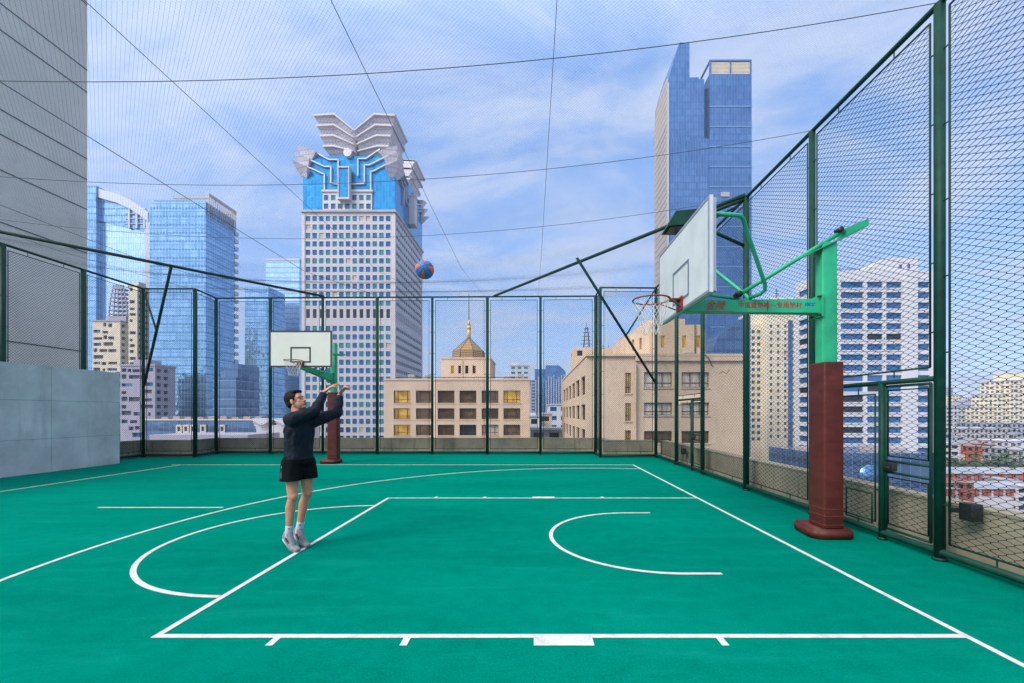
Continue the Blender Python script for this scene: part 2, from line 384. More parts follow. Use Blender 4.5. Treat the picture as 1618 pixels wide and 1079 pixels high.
M = dict(
    court=court_mat(),
    line=M_('line_paint', (0.52, 0.56, 0.57), 0.8, var=0.26, scale=9, bump=0.3, bscale=120, spec=0.1),
    fence=M_('fence_paint', (0.002, 0.040, 0.028), 0.55, var=0.3, scale=6, spec=0.2),
    wire=M_('wire_coating', (0.003, 0.016, 0.015), 0.7, var=0.1, spec=0.1),
    hoopgreen=M_('hoop_paint', (0.022, 0.37, 0.19), 0.42, spec=0.35, var=0.26, scale=2.5, bump=0.06, bscale=20),
    pad=M_('pad_vinyl', (0.085, 0.017, 0.013), 0.5, spec=0.28, var=0.30, scale=3, bump=0.40, bscale=6, stretch=(1, 1, 2)),
    board=M_('board_panel', (0.53, 0.58, 0.60), 0.36, var=0.12, scale=2.2),
    boardwhite=M_('board_cream', (0.62, 0.63, 0.56), 0.4, var=0.05, scale=1.2),
    boardline=M_('board_line', (0.10, 0.14, 0.19), 0.5),
    black=M_('black_paint', (0.012, 0.013, 0.014), 0.5),
    steel=M_('steel', (0.45, 0.47, 0.48), 0.4, 0.8),
    rim=M_('rim_paint', (0.20, 0.025, 0.020), 0.4, var=0.25, scale=8),
    cord=M_('net_cord', (0.62, 0.60, 0.58), 0.9),
    redtext=M_('red_lettering', (0.36, 0.018, 0.012), 0.5),
    bluetext=M_('blue_lettering', (0.01, 0.09, 0.38), 0.5),
    netcord=M_('ceiling_cord', (0.035, 0.055, 0.060), 0.9),
    cable=M_('cable', (0.030, 0.040, 0.050), 0.6),
    parapet=concrete('parapet_concrete', (0.30, 0.27, 0.20), 0.30, 1.2, 3.0, (0.06, 0.06, 0.035, 1), 0.7),
    wall=concrete('wall_concrete', (0.48, 0.51, 0.51), 0.24, 1.1, 2.2, (0.28, 0.33, 0.35, 1), 0.5),
    render_grey=concrete('grey_render', (0.60, 0.60, 0.56), 0.08, 0.35, 0.6, (0.42, 0.42, 0.39, 1), 0.40),
    joint=M_('joint_seal', (0.10, 0.105, 0.11), 0.8),
    stone=M_('white_stone', (0.55, 0.54, 0.58), 0.6, var=0.08, scale=0.15),
    stonedark=M_('grey_stone', (0.40, 0.38, 0.40), 0.6, var=0.10, scale=0.3),
    beige=concrete('beige_render', (0.60, 0.475, 0.36), 0.10, 0.3, 0.55, (0.33, 0.25, 0.20, 1), 0.45),
    beige2=concrete('beige_tile', (0.58, 0.46, 0.34), 0.10, 0.3, 0.6, (0.30, 0.23, 0.17, 1), 0.45),
    gold=M_('gold_roof', (0.78, 0.46, 0.13), 0.42, 0.25, var=0.15, scale=0.8),
    goldlit=M_('gold_glow', (0.85, 0.50, 0.15), 0.35, 0.3, var=0.3, scale=0.9),
    winblue=M_('blue_window', (0.02, 0.13, 0.30), 0.12, 0.35, var=0.35, scale=0.4),
    winteal=M_('teal_window', (0.03, 0.22, 0.28), 0.12, 0.35, var=0.35, scale=0.4),
    windark=M_('dark_window', (0.03, 0.035, 0.045), 0.12, 0.3, var=0.3, scale=0.4),
    winreflect=M_('gold_reflection', (0.90, 0.40, 0.07), 0.16, 0.45, var=0.55, scale=0.7),  # golden sky reflection painted into the pane colour
    winbrown=M_('brown_window', (0.16, 0.10, 0.055), 0.10, 0.4, var=0.6, scale=0.6),
    wincurtain=M_('curtain_window', (0.46, 0.42, 0.36), 0.35, 0.0, var=0.35, scale=2, stretch=(2, 2, 0.3)),
    frame=M_('window_frame', (0.035, 0.032, 0.032), 0.5),
    white=M_('white_wall', (0.56, 0.58, 0.63), 0.7, var=0.05, scale=0.1),
    cream=M_('cream_wall', (0.66, 0.60, 0.47), 0.75, var=0.12, scale=0.2),
    creamdark=M_('shadow_recess', (0.10, 0.11, 0.14), 0.5, var=0.3, scale=0.4),
    lilac=M_('lilac_wall', (0.34, 0.34, 0.43), 0.7, var=0.08, scale=0.2),
    bluewin=M_('strip_window', (0.05, 0.14, 0.31), 0.15, 0.3, var=0.25, scale=0.2),
    roofgrey=M_('roof_sheet', (0.30, 0.33, 0.39), 0.6, var=0.25, scale=0.3),
    roofred=M_('roof_tile', (0.45, 0.12, 0.075), 0.8, var=0.25, scale=0.5),
    brick=M_('red_brick', (0.34, 0.10, 0.06), 0.85, var=0.2, scale=0.8),
    street=M_('city_ground', (0.15, 0.145, 0.15), 0.9, var=0.45, scale=0.03),
    leaf=M_('foliage', (0.035, 0.075, 0.035), 0.7, var=0.5, scale=0.8),
    bark=M_('bark', (0.10, 0.07, 0.05), 0.9),
    bluefac=curtain('blue_curtain', (0.10, 0.30, 0.56, 1), (0.38, 0.62, 0.87, 1), 1.5, 3.9, 0.22, (0.12, 0.27, 0.48, 1), 0.10, (0.24, 0.42, 0.62, 1), 0.7, 0.1, 0.35),
    bluefac2=curtain('pale_curtain', (0.36, 0.58, 0.78, 1), (0.62, 0.80, 0.92, 1), 1.4, 3.6, 0.15, (0.34, 0.60, 0.85, 1), 0.08, (0.5, 0.75, 0.95, 1)),
    bluefac3=curtain('deep_curtain', (0.055, 0.15, 0.33, 1), (0.16, 0.31, 0.54, 1), 1.6, 4.0, 0.20, (0.08, 0.19, 0.38, 1), 0.07, (0.11, 0.24, 0.44, 1), 0.72, 0.18, 0.25),
    bluefac4=curtain('dusk_curtain', (0.07, 0.14, 0.27, 1), (0.15, 0.25, 0.42, 1), 1.6, 3.6, 0.25, (0.08, 0.14, 0.26, 1), 0.06, None, 0.6),
    petal=curtain('petal_stone', (0.66, 0.63, 0.68, 1), (0.78, 0.75, 0.80, 1), 1.1, 1.3, 0.16, (0.46, 0.44, 0.50, 1), 0.12, (0.50, 0.48, 0.55, 1), 0.0, 0.6, 0.0),
    towerstone=curtain('tower_stone', (0.52, 0.51, 0.55, 1), (0.58, 0.57, 0.61, 1), 10.55 * 150 / F, 13.35 * 150 / F / 2, 0.10, (0.40, 0.39, 0.43, 1), 0.06, (0.44, 0.43, 0.47, 1), 0.0, 0.6, 0.0),
    flank=curtain('flank_stone', (0.34, 0.29, 0.24, 1), (0.44, 0.38, 0.32, 1), 2.2, 3.9, 0.3, (0.24, 0.21, 0.19, 1), 0.12, (0.40, 0.36, 0.32, 1), 0.0, 0.7, 0.0),
    crown=curtain('crown_glass', (0.005, 0.18, 0.46, 1), (0.03, 0.42, 0.78, 1), 1.15, 1.9, 0.09, (0.05, 0.25, 0.5, 1), 0.10, (0.02, 0.2, 0.45, 1), 0.55, 0.15),
)
# ================================================================== the roof and its court
GZ = -40.0
mb = MB(); mb.box(-14.4, 5.0, -6, 17.0, -0.6, 0)
tag(mb.build('court_floor', M['court']), kind='structure')
mb = MB(); mb.box(-4000, 4000, -600, 6000, GZ - 2, GZ)
tag(mb.build('ground', M['street']), kind='structure')

# painted markings, one flat sheet of paint 4 mm proud
mk = MB()
LW = 0.05
def pline(pts, wd=LW, z=0.004):
    pts = [Vector((p[0], p[1], 0)) for p in pts]
    Lf, Rt = [], []
    for i, p in enumerate(pts):
        a, b = pts[max(i - 1, 0)], pts[min(i + 1, len(pts) - 1)]
        t = (b - a).normalized(); n_ = Vector((-t.y, t.x, 0)) * wd / 2
        Lf.append(p + n_); Rt.append(p - n_)
    for i in range(len(pts) - 1):
        q = [Rt[i], Rt[i + 1], Lf[i + 1], Lf[i]]
        mk.face([(v.x, v.y, z) for v in q])
def rect(x0, x1, y0, y1, z=0.004): mk.face([(x0, y0, z), (x1, y0, z), (x1, y1, z), (x0, y1, z)])
BX, CY = 3.10, 5.48          # baseline of the near half, middle of the key
RX = BX - 1.575
FT = BX - 5.775
KN, KF = 3.03, 7.93
def arc(cx, cy, r, a0, a1, n=48): return [(cx + r * math.cos(R(a0 + (a1 - a0) * i / n)), cy + r * math.sin(R(a0 + (a1 - a0) * i / n))) for i in range(n + 1)]
h = LW / 2
rect(BX - h, BX + h, -5, 12.98 + h)                              # baseline
rect(-11.0, BX - h, 12.98 - h, 12.98 + h)                        # far sideline
rect(-10.72 - h, -10.72 + h, -3, 12.98 - h)                      # half-way line
rect(FT - h, BX - h, KN - h, KN + h); rect(FT - h, BX - h, KF - h, KF + h)
rect(FT - h, FT + h, KN + h, KF - h)
pline(arc(FT, CY, 1.8, 91, 269))
pline(arc(RX, CY, 1.275, 90, 270)); rect(RX, RX + 0.36, CY - 1.3, CY - 1.25); rect(RX, RX + 0.36, CY + 1.25, CY + 1.3)
yo = 6.6
aa = math.degrees(math.asin(yo / 6.725))
pline(arc(RX, CY, 6.725, aa, 360 - aa, 120))
rect(RX + 6.725 * math.cos(R(aa)), BX - h, CY + yo - h, CY + yo + h)
rect(RX + 6.725 * math.cos(R(aa)), BX - h, CY - yo - h, CY - yo + h)
for x in (-1.80, -0.88, 1.33): rect(x - h, x + h, KN - 0.125, KN - h)
rect(0.015, 0.43, KN - 0.125, KN - h)
for x in (-1.80, -0.88, 1.33): rect(x - h, x + h, KF + h, KF + 0.125)
rect(0.015, 0.43, KF + h, KF + 0.125)
rect(-7.29, -5.19, 7.14 - h, 7.14 + h)                           # foul line of the far basket
tag(mk.build('court_markings', M['line']), kind='structure')

# ------------------------------------------------------------------ parapets
def parapet(label, pts, hgt=0.6, th=0.22, z0=-3.0):
    """pts run along the inner face; the wall thickens to the right of the run."""
    o = thing('parapet_wall', (pts[0][0], pts[0][1], 0), label, 'wall')
    mb = MB(); cp = MB()
    off = []
    pv = [Vector((p[0], p[1], 0)) for p in pts]
    for i, p in enumerate(pv):
        ns = []
        if i > 0: t = (p - pv[i - 1]).normalized(); ns.append(Vector((t.y, -t.x, 0)))
        if i < len(pv) - 1: t = (pv[i + 1] - p).normalized(); ns.append(Vector((t.y, -t.x, 0)))
        n_ = sum(ns, Vector()) ; n_ = n_ / max(n_.dot(ns[0]), 0.3)
        off.append(n_)
    for i in range(len(pv) - 1):
        for m_, a, b, e in ((mb, z0, hgt - 0.03, 0.0), (cp, hgt - 0.03, hgt, 0.012)):
            p0, p1 = pv[i] - off[i] * e, pv[i + 1] - off[i + 1] * e
            q0, q1 = pv[i] + off[i] * (th + e), pv[i + 1] + off[i + 1] * (th + e)
            m_.hexa([(q.x, q.y, a) for q in (p0, q0, q1, p1)] + [(q.x, q.y, b) for q in (p0, q0, q1, p1)])
    mb.build('wall', M['parapet'], o); cp.build('coping', M['parapet'], o)
    return o
parapet('low stained concrete parapet wall along the right side behind the nearer basket', [(4.68, -5), (4.68, 15.42)])
parapet('low stained concrete parapet wall behind the far fence, stepping at both corners', [(-14.15, 13.5), (-14.15, 15.42), (-12.35, 15.42), (-12.35, 16.72), (2.66, 16.72), (2.66, 15.42), (4.46, 15.42)][::-1])

# the cast concrete wall on the left
cw = thing('concrete_wall', (-13.0, 8, 0), 'pale blue-grey cast concrete wall with panel joints at the left edge', 'wall')
mb = MB(); js = MB()
ys, zs = [3.3, 5.35, 7.4, 9.45, 11.5, 13.4], [0, 0.9, 1.92, 2.85]
g = 0.004
for i in range(len(ys) - 1):
    for k in range(3):
        mb.box(-13.5, -13.0, ys[i] + (g if i else 0), ys[i + 1] - (g if i < 4 else 0), zs[k] + (g if k else 0), zs[k + 1] - (g if k < 2 else 0))
mb.build('wall', M['wall'], cw)
js.box(-13.49, -13.012, 3.4, 13.39, 0.0, 2.84); js.build('joint_filling', M['joint'], cw)

# the tall plain grey building next door
gb = thing('grey_building', (-21, 12, GZ), 'plain tall grey rendered building rising beyond the left fence', 'building')
mb = MB(); XG, YG = -18.0, 17.2
mb.box(-34, XG, 9, YG, GZ, 27); mb.build('wall', M['render_grey'], gb)
mb = MB()
for py in (-62, -26, 8, 111, 146, 251, 284, 331, 400, 556, 640):
    z = PZ(py, YG); mb.box(XG + 0.001, XG + 0.012, 9, YG, z - 0.018, z + 0.018)
mb.build('joint_lines', M['joint'], gb)

# ------------------------------------------------------------------ fences
FT_TOP = 6.03
def mesh_wires(mb, p0, p1, z0, z1, r=0.0030, a=0.074, b=0.074):
    p0, p1 = Vector((p0[0], p0[1], 0)), Vector((p1[0], p1[1], 0))
    t = (p1 - p0); W = t.length; t.normalize(); n = Vector((t.y, -t.x, 0)); H = z1 - z0
    for sgn in (1, -1):
        sl = b / a * sgn
        # lines v = sl*u + c
        cs = [-abs(sl) * W, H] if sgn > 0 else [0, H + abs(sl) * W]
        c = math.floor(cs[0] / b) * b
        while c < cs[1]:
            u0, u1 = 0.0, W
            for v_lim, low in ((0, True), (H, False)):
                uu = (v_lim - c) / sl
                if (sl > 0) == low: u0 = max(u0, uu)
                else: u1 = min(u1, uu)
            if u1 - u0 > 0.01:
                A = p0 + t * u0 + n * (r * sgn * 0.8); B = p0 + t * u1 + n * (r * sgn * 0.8)
                A.z = z0 + sl * u0 + c; B.z = z0 + sl * u1 + c
                d = (B - A).normalized(); s1 = n * r; s2 = d.cross(n) * r
                mb.mesh([A + s1, A + s2, A - s1, A - s2, B + s1, B + s2, B - s1, B - s2],
                        [(0, 4, 5, 1), (1, 5, 6, 2), (2, 6, 7, 3), (3, 7, 4, 0)])
            c += b
def mesh_zigzag(mb, p0, p1, z0, z1, r=0.0031, a=0.068, b=0.071):
    """chain link as it is woven: upright zigzag wires hooked round their neighbours"""
    p0, p1 = Vector((p0[0], p0[1], 0)), Vector((p1[0], p1[1], 0))
    t = (p1 - p0); W = t.length; t.normalize(); n = Vector((t.y, -t.x, 0))
    k, nr = int(W / a), int((z1 - z0) / (b / 2))
    for i in range(k + 1):
        pts = []
        for j in range(nr + 1):
            sg = 1 if ((i + j) % 2 == 0) else -1
            u = (i + 0.5) * a * 1.0 + sg * (a / 2 + 0.0026) * 1.0
            z = z0 + j * b / 2
            for dv, du in ((-0.0065, -0.0035), (0, 0), (0.0065, -0.0035)):
                uu = min(max(u + sg * du, 0), W)
                q = p0 + t * uu + n * (math.copysign(1, dv) * 0.0022 * sg if dv else 0); q.z = min(max(z + dv, z0), z1)
                pts.append(q)
        mb.tube(pts, r, 4, False)

def panel(fence, a, b, z0, z1, gap=0.11, zig=False, hole=None):
    """one rod-framed chain-link panel between two posts, tied to them"""
    a, b = Vector((a[0], a[1], 0)), Vector((b[0], b[1], 0))
    t = (b - a).normalized(); A, B = a + t * gap, b - t * gap
    f = MB(); r = 0.011
    ring = [Vector((A.x, A.y, z0)), Vector((B.x, B.y, z0)), Vector((B.x, B.y, z1)), Vector((A.x, A.y, z1))]
    for i in range(4): f.tube([ring[i], ring[(i + 1) % 4]], r, 6)
    nt_ = max(2, int((z1 - z0) / 0.75))
    for i in range(nt_):
        z = z0 + (z1 - z0) * (i + 0.5) / nt_
        f.tube([(A.x, A.y, z), (a.x, a.y, z)], 0.008, 5, False); f.tube([(B.x, B.y, z), (b.x, b.y, z)], 0.008, 5, False)
    for q in (0.25, 0.75):
        p = A.lerp(B, q); f.tube([(p.x, p.y, z1), (p.x, p.y, z1 + 0.09)], 0.008, 5, False)
        f.tube([(p.x, p.y, z0), (p.x, p.y, max(z0 - 0.08, 0.03))], 0.008, 5, False)
    fo = f.build('panel_frame', M['fence'], fence)
    w_ = MB()
    (mesh_zigzag if zig else mesh_wires)(w_, A, B, z0, z1)
    w_.build('chain_link', M['wire'], fo)
    return fo
def post(fence, x, y, r, z1=FT_TOP, z0=0.0, cap=True):
    m_ = MB(); m_.tube([(x, y, z0), (x, y, z1)], r, 16)
    m_.tube([(x, y, z0), (x, y, z0 + 0.03)], r * 1.35, 16)
    return m_.build('fence_post', M['fence'], fence)
def rail(fence, a, b, r, name='top_rail'):
    m_ = MB(); m_.tube([a, b], r, 10); return m_.build(name, M['fence'], fence)

# --- right fence, x = 4.42
rf = thing('mesh_fence', (4.42, 6, 0), 'tall dark green chain-link fence along the right side behind the nearer basket', 'fence')
XR = 4.42
RP = [(0.45, .05), (2.55, .045), (4.60, .05), (6.69, .047), (8.75, .060), (10.98, .05), (12.95, .058), (15.1, .055)]
for y, r in RP: post(rf, XR, y, r)
rail(rf, (XR, 0.45, FT_TOP), (XR, 15.1, FT_TOP), 0.032)
rail(rf, (XR, 0.45, 0.09), (XR, 15.1, 0.09), 0.04, 'bottom_rail')
for i in range(len(RP) - 1):
    y0, y1 = RP[i][0], RP[i + 1][0]
    zig = y1 < 9
    if i in (2, 5):
        zt = 1.97
        panel(rf, (XR, y0), (XR, y1), zt + 0.13, FT_TOP - 0.12, zig=zig)
        rail(rf, (XR, y0, zt), (XR, y1, zt), 0.03, 'mid_rail')
        ym = y0 + 0.36 * (y1 - y0)
        post(rf, XR, ym, 0.04, zt)
        panel(rf, (XR, ym), (XR, y1), 0.2, zt - 0.14, zig=zig)
        # the gate itself
        gm = MB()
        ya, yb = y0 + 0.10, ym - 0.06
        for q in (ya, yb): gm.tube([(XR, q, 0.16), (XR, q, zt - 0.05)], 0.016, 8)
        for z in (0.16, 0.86, 1.0, zt - 0.05): gm.tube([(XR, ya, z), (XR, yb, z)], 0.016, 8)
        go = gm.build('gate', M['fence'], rf)
        for z0, z1 in ((0.22, 0.80), (1.06, zt - 0.1)):
            w_ = MB(); (mesh_zigzag if zig else mesh_wires)(w_, (XR, ya + 0.03), (XR, yb - 0.03), z0, z1)
            for q in (ya + 0.03, yb - 0.03): w_.tube([(XR, q, z0), (XR, q, z1)], 0.008, 5)
            for z in (z0, z1): w_.tube([(XR, ya + 0.03, z), (XR, yb - 0.03, z)], 0.008, 5)
            w_.build('gate_mesh', M['wire'], go)
        lk = MB(); lk.bbox(XR - 0.03, XR + 0.03, yb - 0.13, yb + 0.03, 0.88, 0.98, 0.008); lk.tube([(XR - 0.03, yb - 0.05, 0.93), (XR - 0.09, yb - 0.05, 0.93), (XR - 0.09, yb - 0.15, 0.93)], 0.009, 8)
        lk.build('gate_lock', M['black'], go)
        if i == 2:   # the small hatch low in the panel
            hm = MB(); y_a, y_b = 5.50, 5.95
            for q in (y_a, y_b): hm.tube([(XR - 0.012, q, 0.17), (XR - 0.012, q, 0.55)], 0.012, 6)
            for z in (0.17, 0.55): hm.tube([(XR - 0.012, y_a, z), (XR - 0.012, y_b, z)], 0.012, 6)
            hm.build('hatch_frame', M['fence'], rf)
    else:
        panel(rf, (XR, y0), (XR, y1), 0.2, FT_TOP - 0.12, zig=zig)
bx = MB(); bx.bbox(XR + 0.06, XR + 0.18, 4.32, 4.46, 0.48, 0.66, 0.01); bx.beam((XR, 4.5, 0.57), (XR + 0.12, 4.45, 0.57), 0.03, 0.05)
bx.build('wall_bracket', M['black'], rf)
bx = MB(); bx.bbox(XR + 0.06, XR + 0.18, 12.6, 12.74, 0.36, 0.54, 0.01); bx.build('wall_bracket', M['black'], rf)
bt = MB(); bt.tube([(4.56, 5.56, 0.6), (4.56, 5.56, 0.602)], 0.03, 12)

# --- far fence with its stepped corners
bf = thing('mesh_fence', (-4, 16.2, 0), 'tall dark green chain-link fence across the far end of the court', 'fence')
YB0, YB1 = 16.45, 16.15
def yb(px): return YB0 + (YB1 - YB0) * (px - 342) / (942 - 342)
bp = [(PX(px, yb(px)), yb(px)) for px in (342, 427, 510, 596, 683, 770, 854, 941)]
chain = [(-13.9, 15.2), (-12.05, 15.2)] + bp + [(2.44, 15.05), (XR, 15.1)]
for i, (x, y) in enumerate(chain):
    if i < len(chain) - 1: post(bf, x, y, 0.062 if i % 2 else 0.05)
for i in range(len(chain) - 1):
    a, b = chain[i], chain[i + 1]
    rail(bf, (a[0], a[1], FT_TOP), (b[0], b[1], FT_TOP), 0.03)
    rail(bf, (a[0], a[1], 0.08), (b[0], b[1], 0.08), 0.045, 'bottom_rail')
    panel(bf, a, b, 0.22, FT_TOP - 0.13, gap=0.12)

# --- left fence
lf = thing('mesh_fence', (-13.9, 11, 0), 'tall dark green chain-link fence on the left behind the concrete wall', 'fence')
LP = [(y) for y in (5.2, 7.2, 9.2, 11.16, 13.17)]
for i, y in enumerate(LP): post(lf, -13.9, y, 0.062)
for i in range(len(LP)):
    y0 = LP[i]; y1 = LP[i + 1] if i + 1 < len(LP) else 15.2
    rail(lf, (-13.9, y0, FT_TOP), (-13.9, y1, FT_TOP), 0.035)
    rail(lf, (-13.9, y0, 0.08), (-13.9, y1, 0.08), 0.045, 'bottom_rail')
    panel(lf, (-13.9, y0), (-13.9, y1), 0.22, FT_TOP - 0.13)

# corner braces that carry the net
def brace(label, A, B, foot, head):
    o = thing('corner_brace', A, label, 'brace')
    m_ = MB(); m_.tube([A, B], 0.045, 12); m_.build('horizontal_pipe', M['fence'], o)
    mid = foot[0]
    m_ = MB(); m_.tube([mid, foot[1]], 0.042, 12); m_.build('diagonal_pipe', M['fence'], o)
    m_ = MB(); m_.tube(head, 0.028, 10); m_.build('short_strut', M['fence'], o)
mR = Vector((1.31, 12.26, 6.06)); fR = Vector((4.36, 15.05, 2.7))
brace('dark green pipe brace spanning the far right corner with a long diagonal strut', (-1.45, 16.27, 6.06), (4.38, 8.72, 6.06), (mR, fR), [(4.37, 15.05, 5.95), mR.lerp(fR, 0.58)])
mL = Vector((-11.0, 12.96, 6.06)); fL = Vector((-13.85, 15.17, 2.55))
brace('dark green pipe brace spanning the far left corner with a diagonal strut', (-13.88, 9.6, 6.06), (-7.97, 16.3, 6.06), (mL, fL), [(-13.85, 15.17, 5.95), mL.lerp(fL, 0.5)])

# flood lamp on the right fence
fl = thing('flood_lamp', (3.2, 8.75, 5.2), 'dark green floodlight box on brackets behind the nearer backboard', 'lamp')
m_ = MB()
m_.hexa([(2.70, 8.42, 5.30), (3.26, 8.42, 5.36), (3.26, 8.86, 5.36), (2.70, 8.86, 5.30), (2.88, 8.46, 5.62), (3.30, 8.46, 5.66), (3.30, 8.82, 5.66), (2.88, 8.82, 5.62)])
m_.build('lamp_housing', M['fence'], fl)
m_ = MB(); m_.box(2.76, 3.22, 8.46, 8.82, 5.285, 5.305); m_.build('lamp_glass', M['windark'], fl)
m_ = MB(); m_.tube([(3.28, 8.66, 5.54), (4.37, 8.75, 5.98)], 0.034, 10); m_.tube([(3.28, 8.66, 5.48), (4.37, 8.75, 5.04)], 0.034, 10); m_.tube([(3.5, 8.68, 5.44), (4.25, 8.74, 5.86)], 0.02, 8)
m_.build('bracket', M['fence'], fl)

# ------------------------------------------------------------------ net over the court and its cables
XL = -13.9
def netz(x, y):
    c = (x + 4.74) / 9.16
    amp = 0.86 * min(1.0, max(0.0, (16.25 - y) / 5.5))
    s_ = math.sin(math.pi * (y - 0.45) / 2.08) ** 2
    edge = 1 - min(1, abs(c)) ** 2
    return 6.03 - amp * edge - 0.08 * s_ * (0.25 + 0.75 * min(1, edge * 3))
nb_ = MB()
pit = 0.046; y_0, y_1 = 1.2, 16.15
rr = 0.00042
def strand(pts):
    k = len(pts); vs, fs = [], []
    for p in pts:
        vs += [(p[0] - rr, p[1] - rr, p[2] - rr * .6), (p[0] + rr, p[1] + rr, p[2] - rr * .6), (p[0], p[1], p[2] + rr * 1.2)]
    for i in range(k - 1):
        for j in range(3): fs.append((i * 3 + j, i * 3 + (j + 1) % 3, i * 3 + 3 + (j + 1) % 3, i * 3 + 3 + j))
    nb_.mesh(vs, fs)
Wn, Hn = XR - XL, y_1 - y_0
for sg in (1, -1):
    c = -Hn if sg > 0 else 0.0
    end = Wn if sg > 0 else Wn + Hn
    while c < end:
        # x-offset u = c + sg*v
        if sg > 0: v0, v1 = max(0, -c), min(Hn, Wn - c)
        else: v0, v1 = max(0, c - Wn), min(Hn, c)
        if v1 - v0 > 0.1:
            n_ = max(2, int((v1 - v0) / 0.42))
            pts = []
            for i in range(n_ + 1):
                v = v0 + (v1 - v0) * i / n_; x = XL + c + sg * v; y = y_0 + v
                pts.append((x, y, netz(x, y)))
            strand(pts)
        c += pit
tag(nb_.build('ceiling_net', M['netcord'], loc=(-4.7, 8, 6)), 'fine dark mesh net hung like a ceiling over the whole court', 'net')
def cable(pts, r, label):
    m_ = MB(); m_.tube(pts, r, 6); return tag(m_.build('net_cable', M['cable'], loc=pts[0]), label, 'cable', 'cables carrying the overhead net')
def cross(y, label, r=0.0042):
    cable([(x, y, netz(x, y) + 0.01) for x in [XR + (XL - XR) * i / 40 for i in range(41)]], r, label)
cross(2.55, 'sagging cable crossing the net almost above the camera')
cross(4.60, 'sagging cable crossing the whole sky from the big right post, nearest in view')
cross(6.69, 'sagging cable crossing the sky at the middle height of the blue tower crown')
cross(8.75, 'sagging cable crossing behind the ball from the post beside the floodlight')
def along(x, label, r=0.0034):
    cable([(x, y, netz(x, y) - 0.004 + 0.08 * math.sin(math.pi * (y - 0.45) / 2.08) ** 2) for y in [1.2 + 14.95 * i / 60 for i in range(61)]], r, label)
along(0.235, 'straight cable running away near the middle of the sky, right of the ball')
along(-1.78, 'straight cable running away above the lotus-topped tower and past the ball')
along(-3.88, 'straight cable running away over the left side of the lotus-topped tower')
along(-5.75, 'straight cable running away from the grey building across the blue glass towers', 0.0055)
along(-9.8, 'straight cable running away along the left fence, lowest in front of the grey building', 0.005)
along(-12.0, 'straight cable close beside the left fence in front of the grey building', 0.004)

# ------------------------------------------------------------------ lettering
def lettering(name, body, size, mat, parent, mtx, shear=0.0, bold=0.0):
    c = bpy.data.curves.new(name, 'FONT'); c.body = body; c.size = size; c.extrude = 0.0012; c.shear = shear; c.offset = bold
    c.align_x = 'CENTER'; c.align_y = 'CENTER'
    o = bpy.data.objects.new(name, c); COL.objects.link(o)
    bpy.context.view_layer.update()
    me = bpy.data.meshes.new_from_object(o.evaluated_get(bpy.context.evaluated_depsgraph_get()))
    bpy.data.objects.remove(o); bpy.data.curves.remove(c)
    me.transform(mtx); me.transform(Matrix.Translation(-ORI[parent.as_pointer()]))
    me.materials.clear(); me.materials.append(mat)
    q = bpy.data.objects.new(name, me); COL.objects.link(q); q.parent = parent
    ORI[q.as_pointer()] = ORI[parent.as_pointer()]
    return q

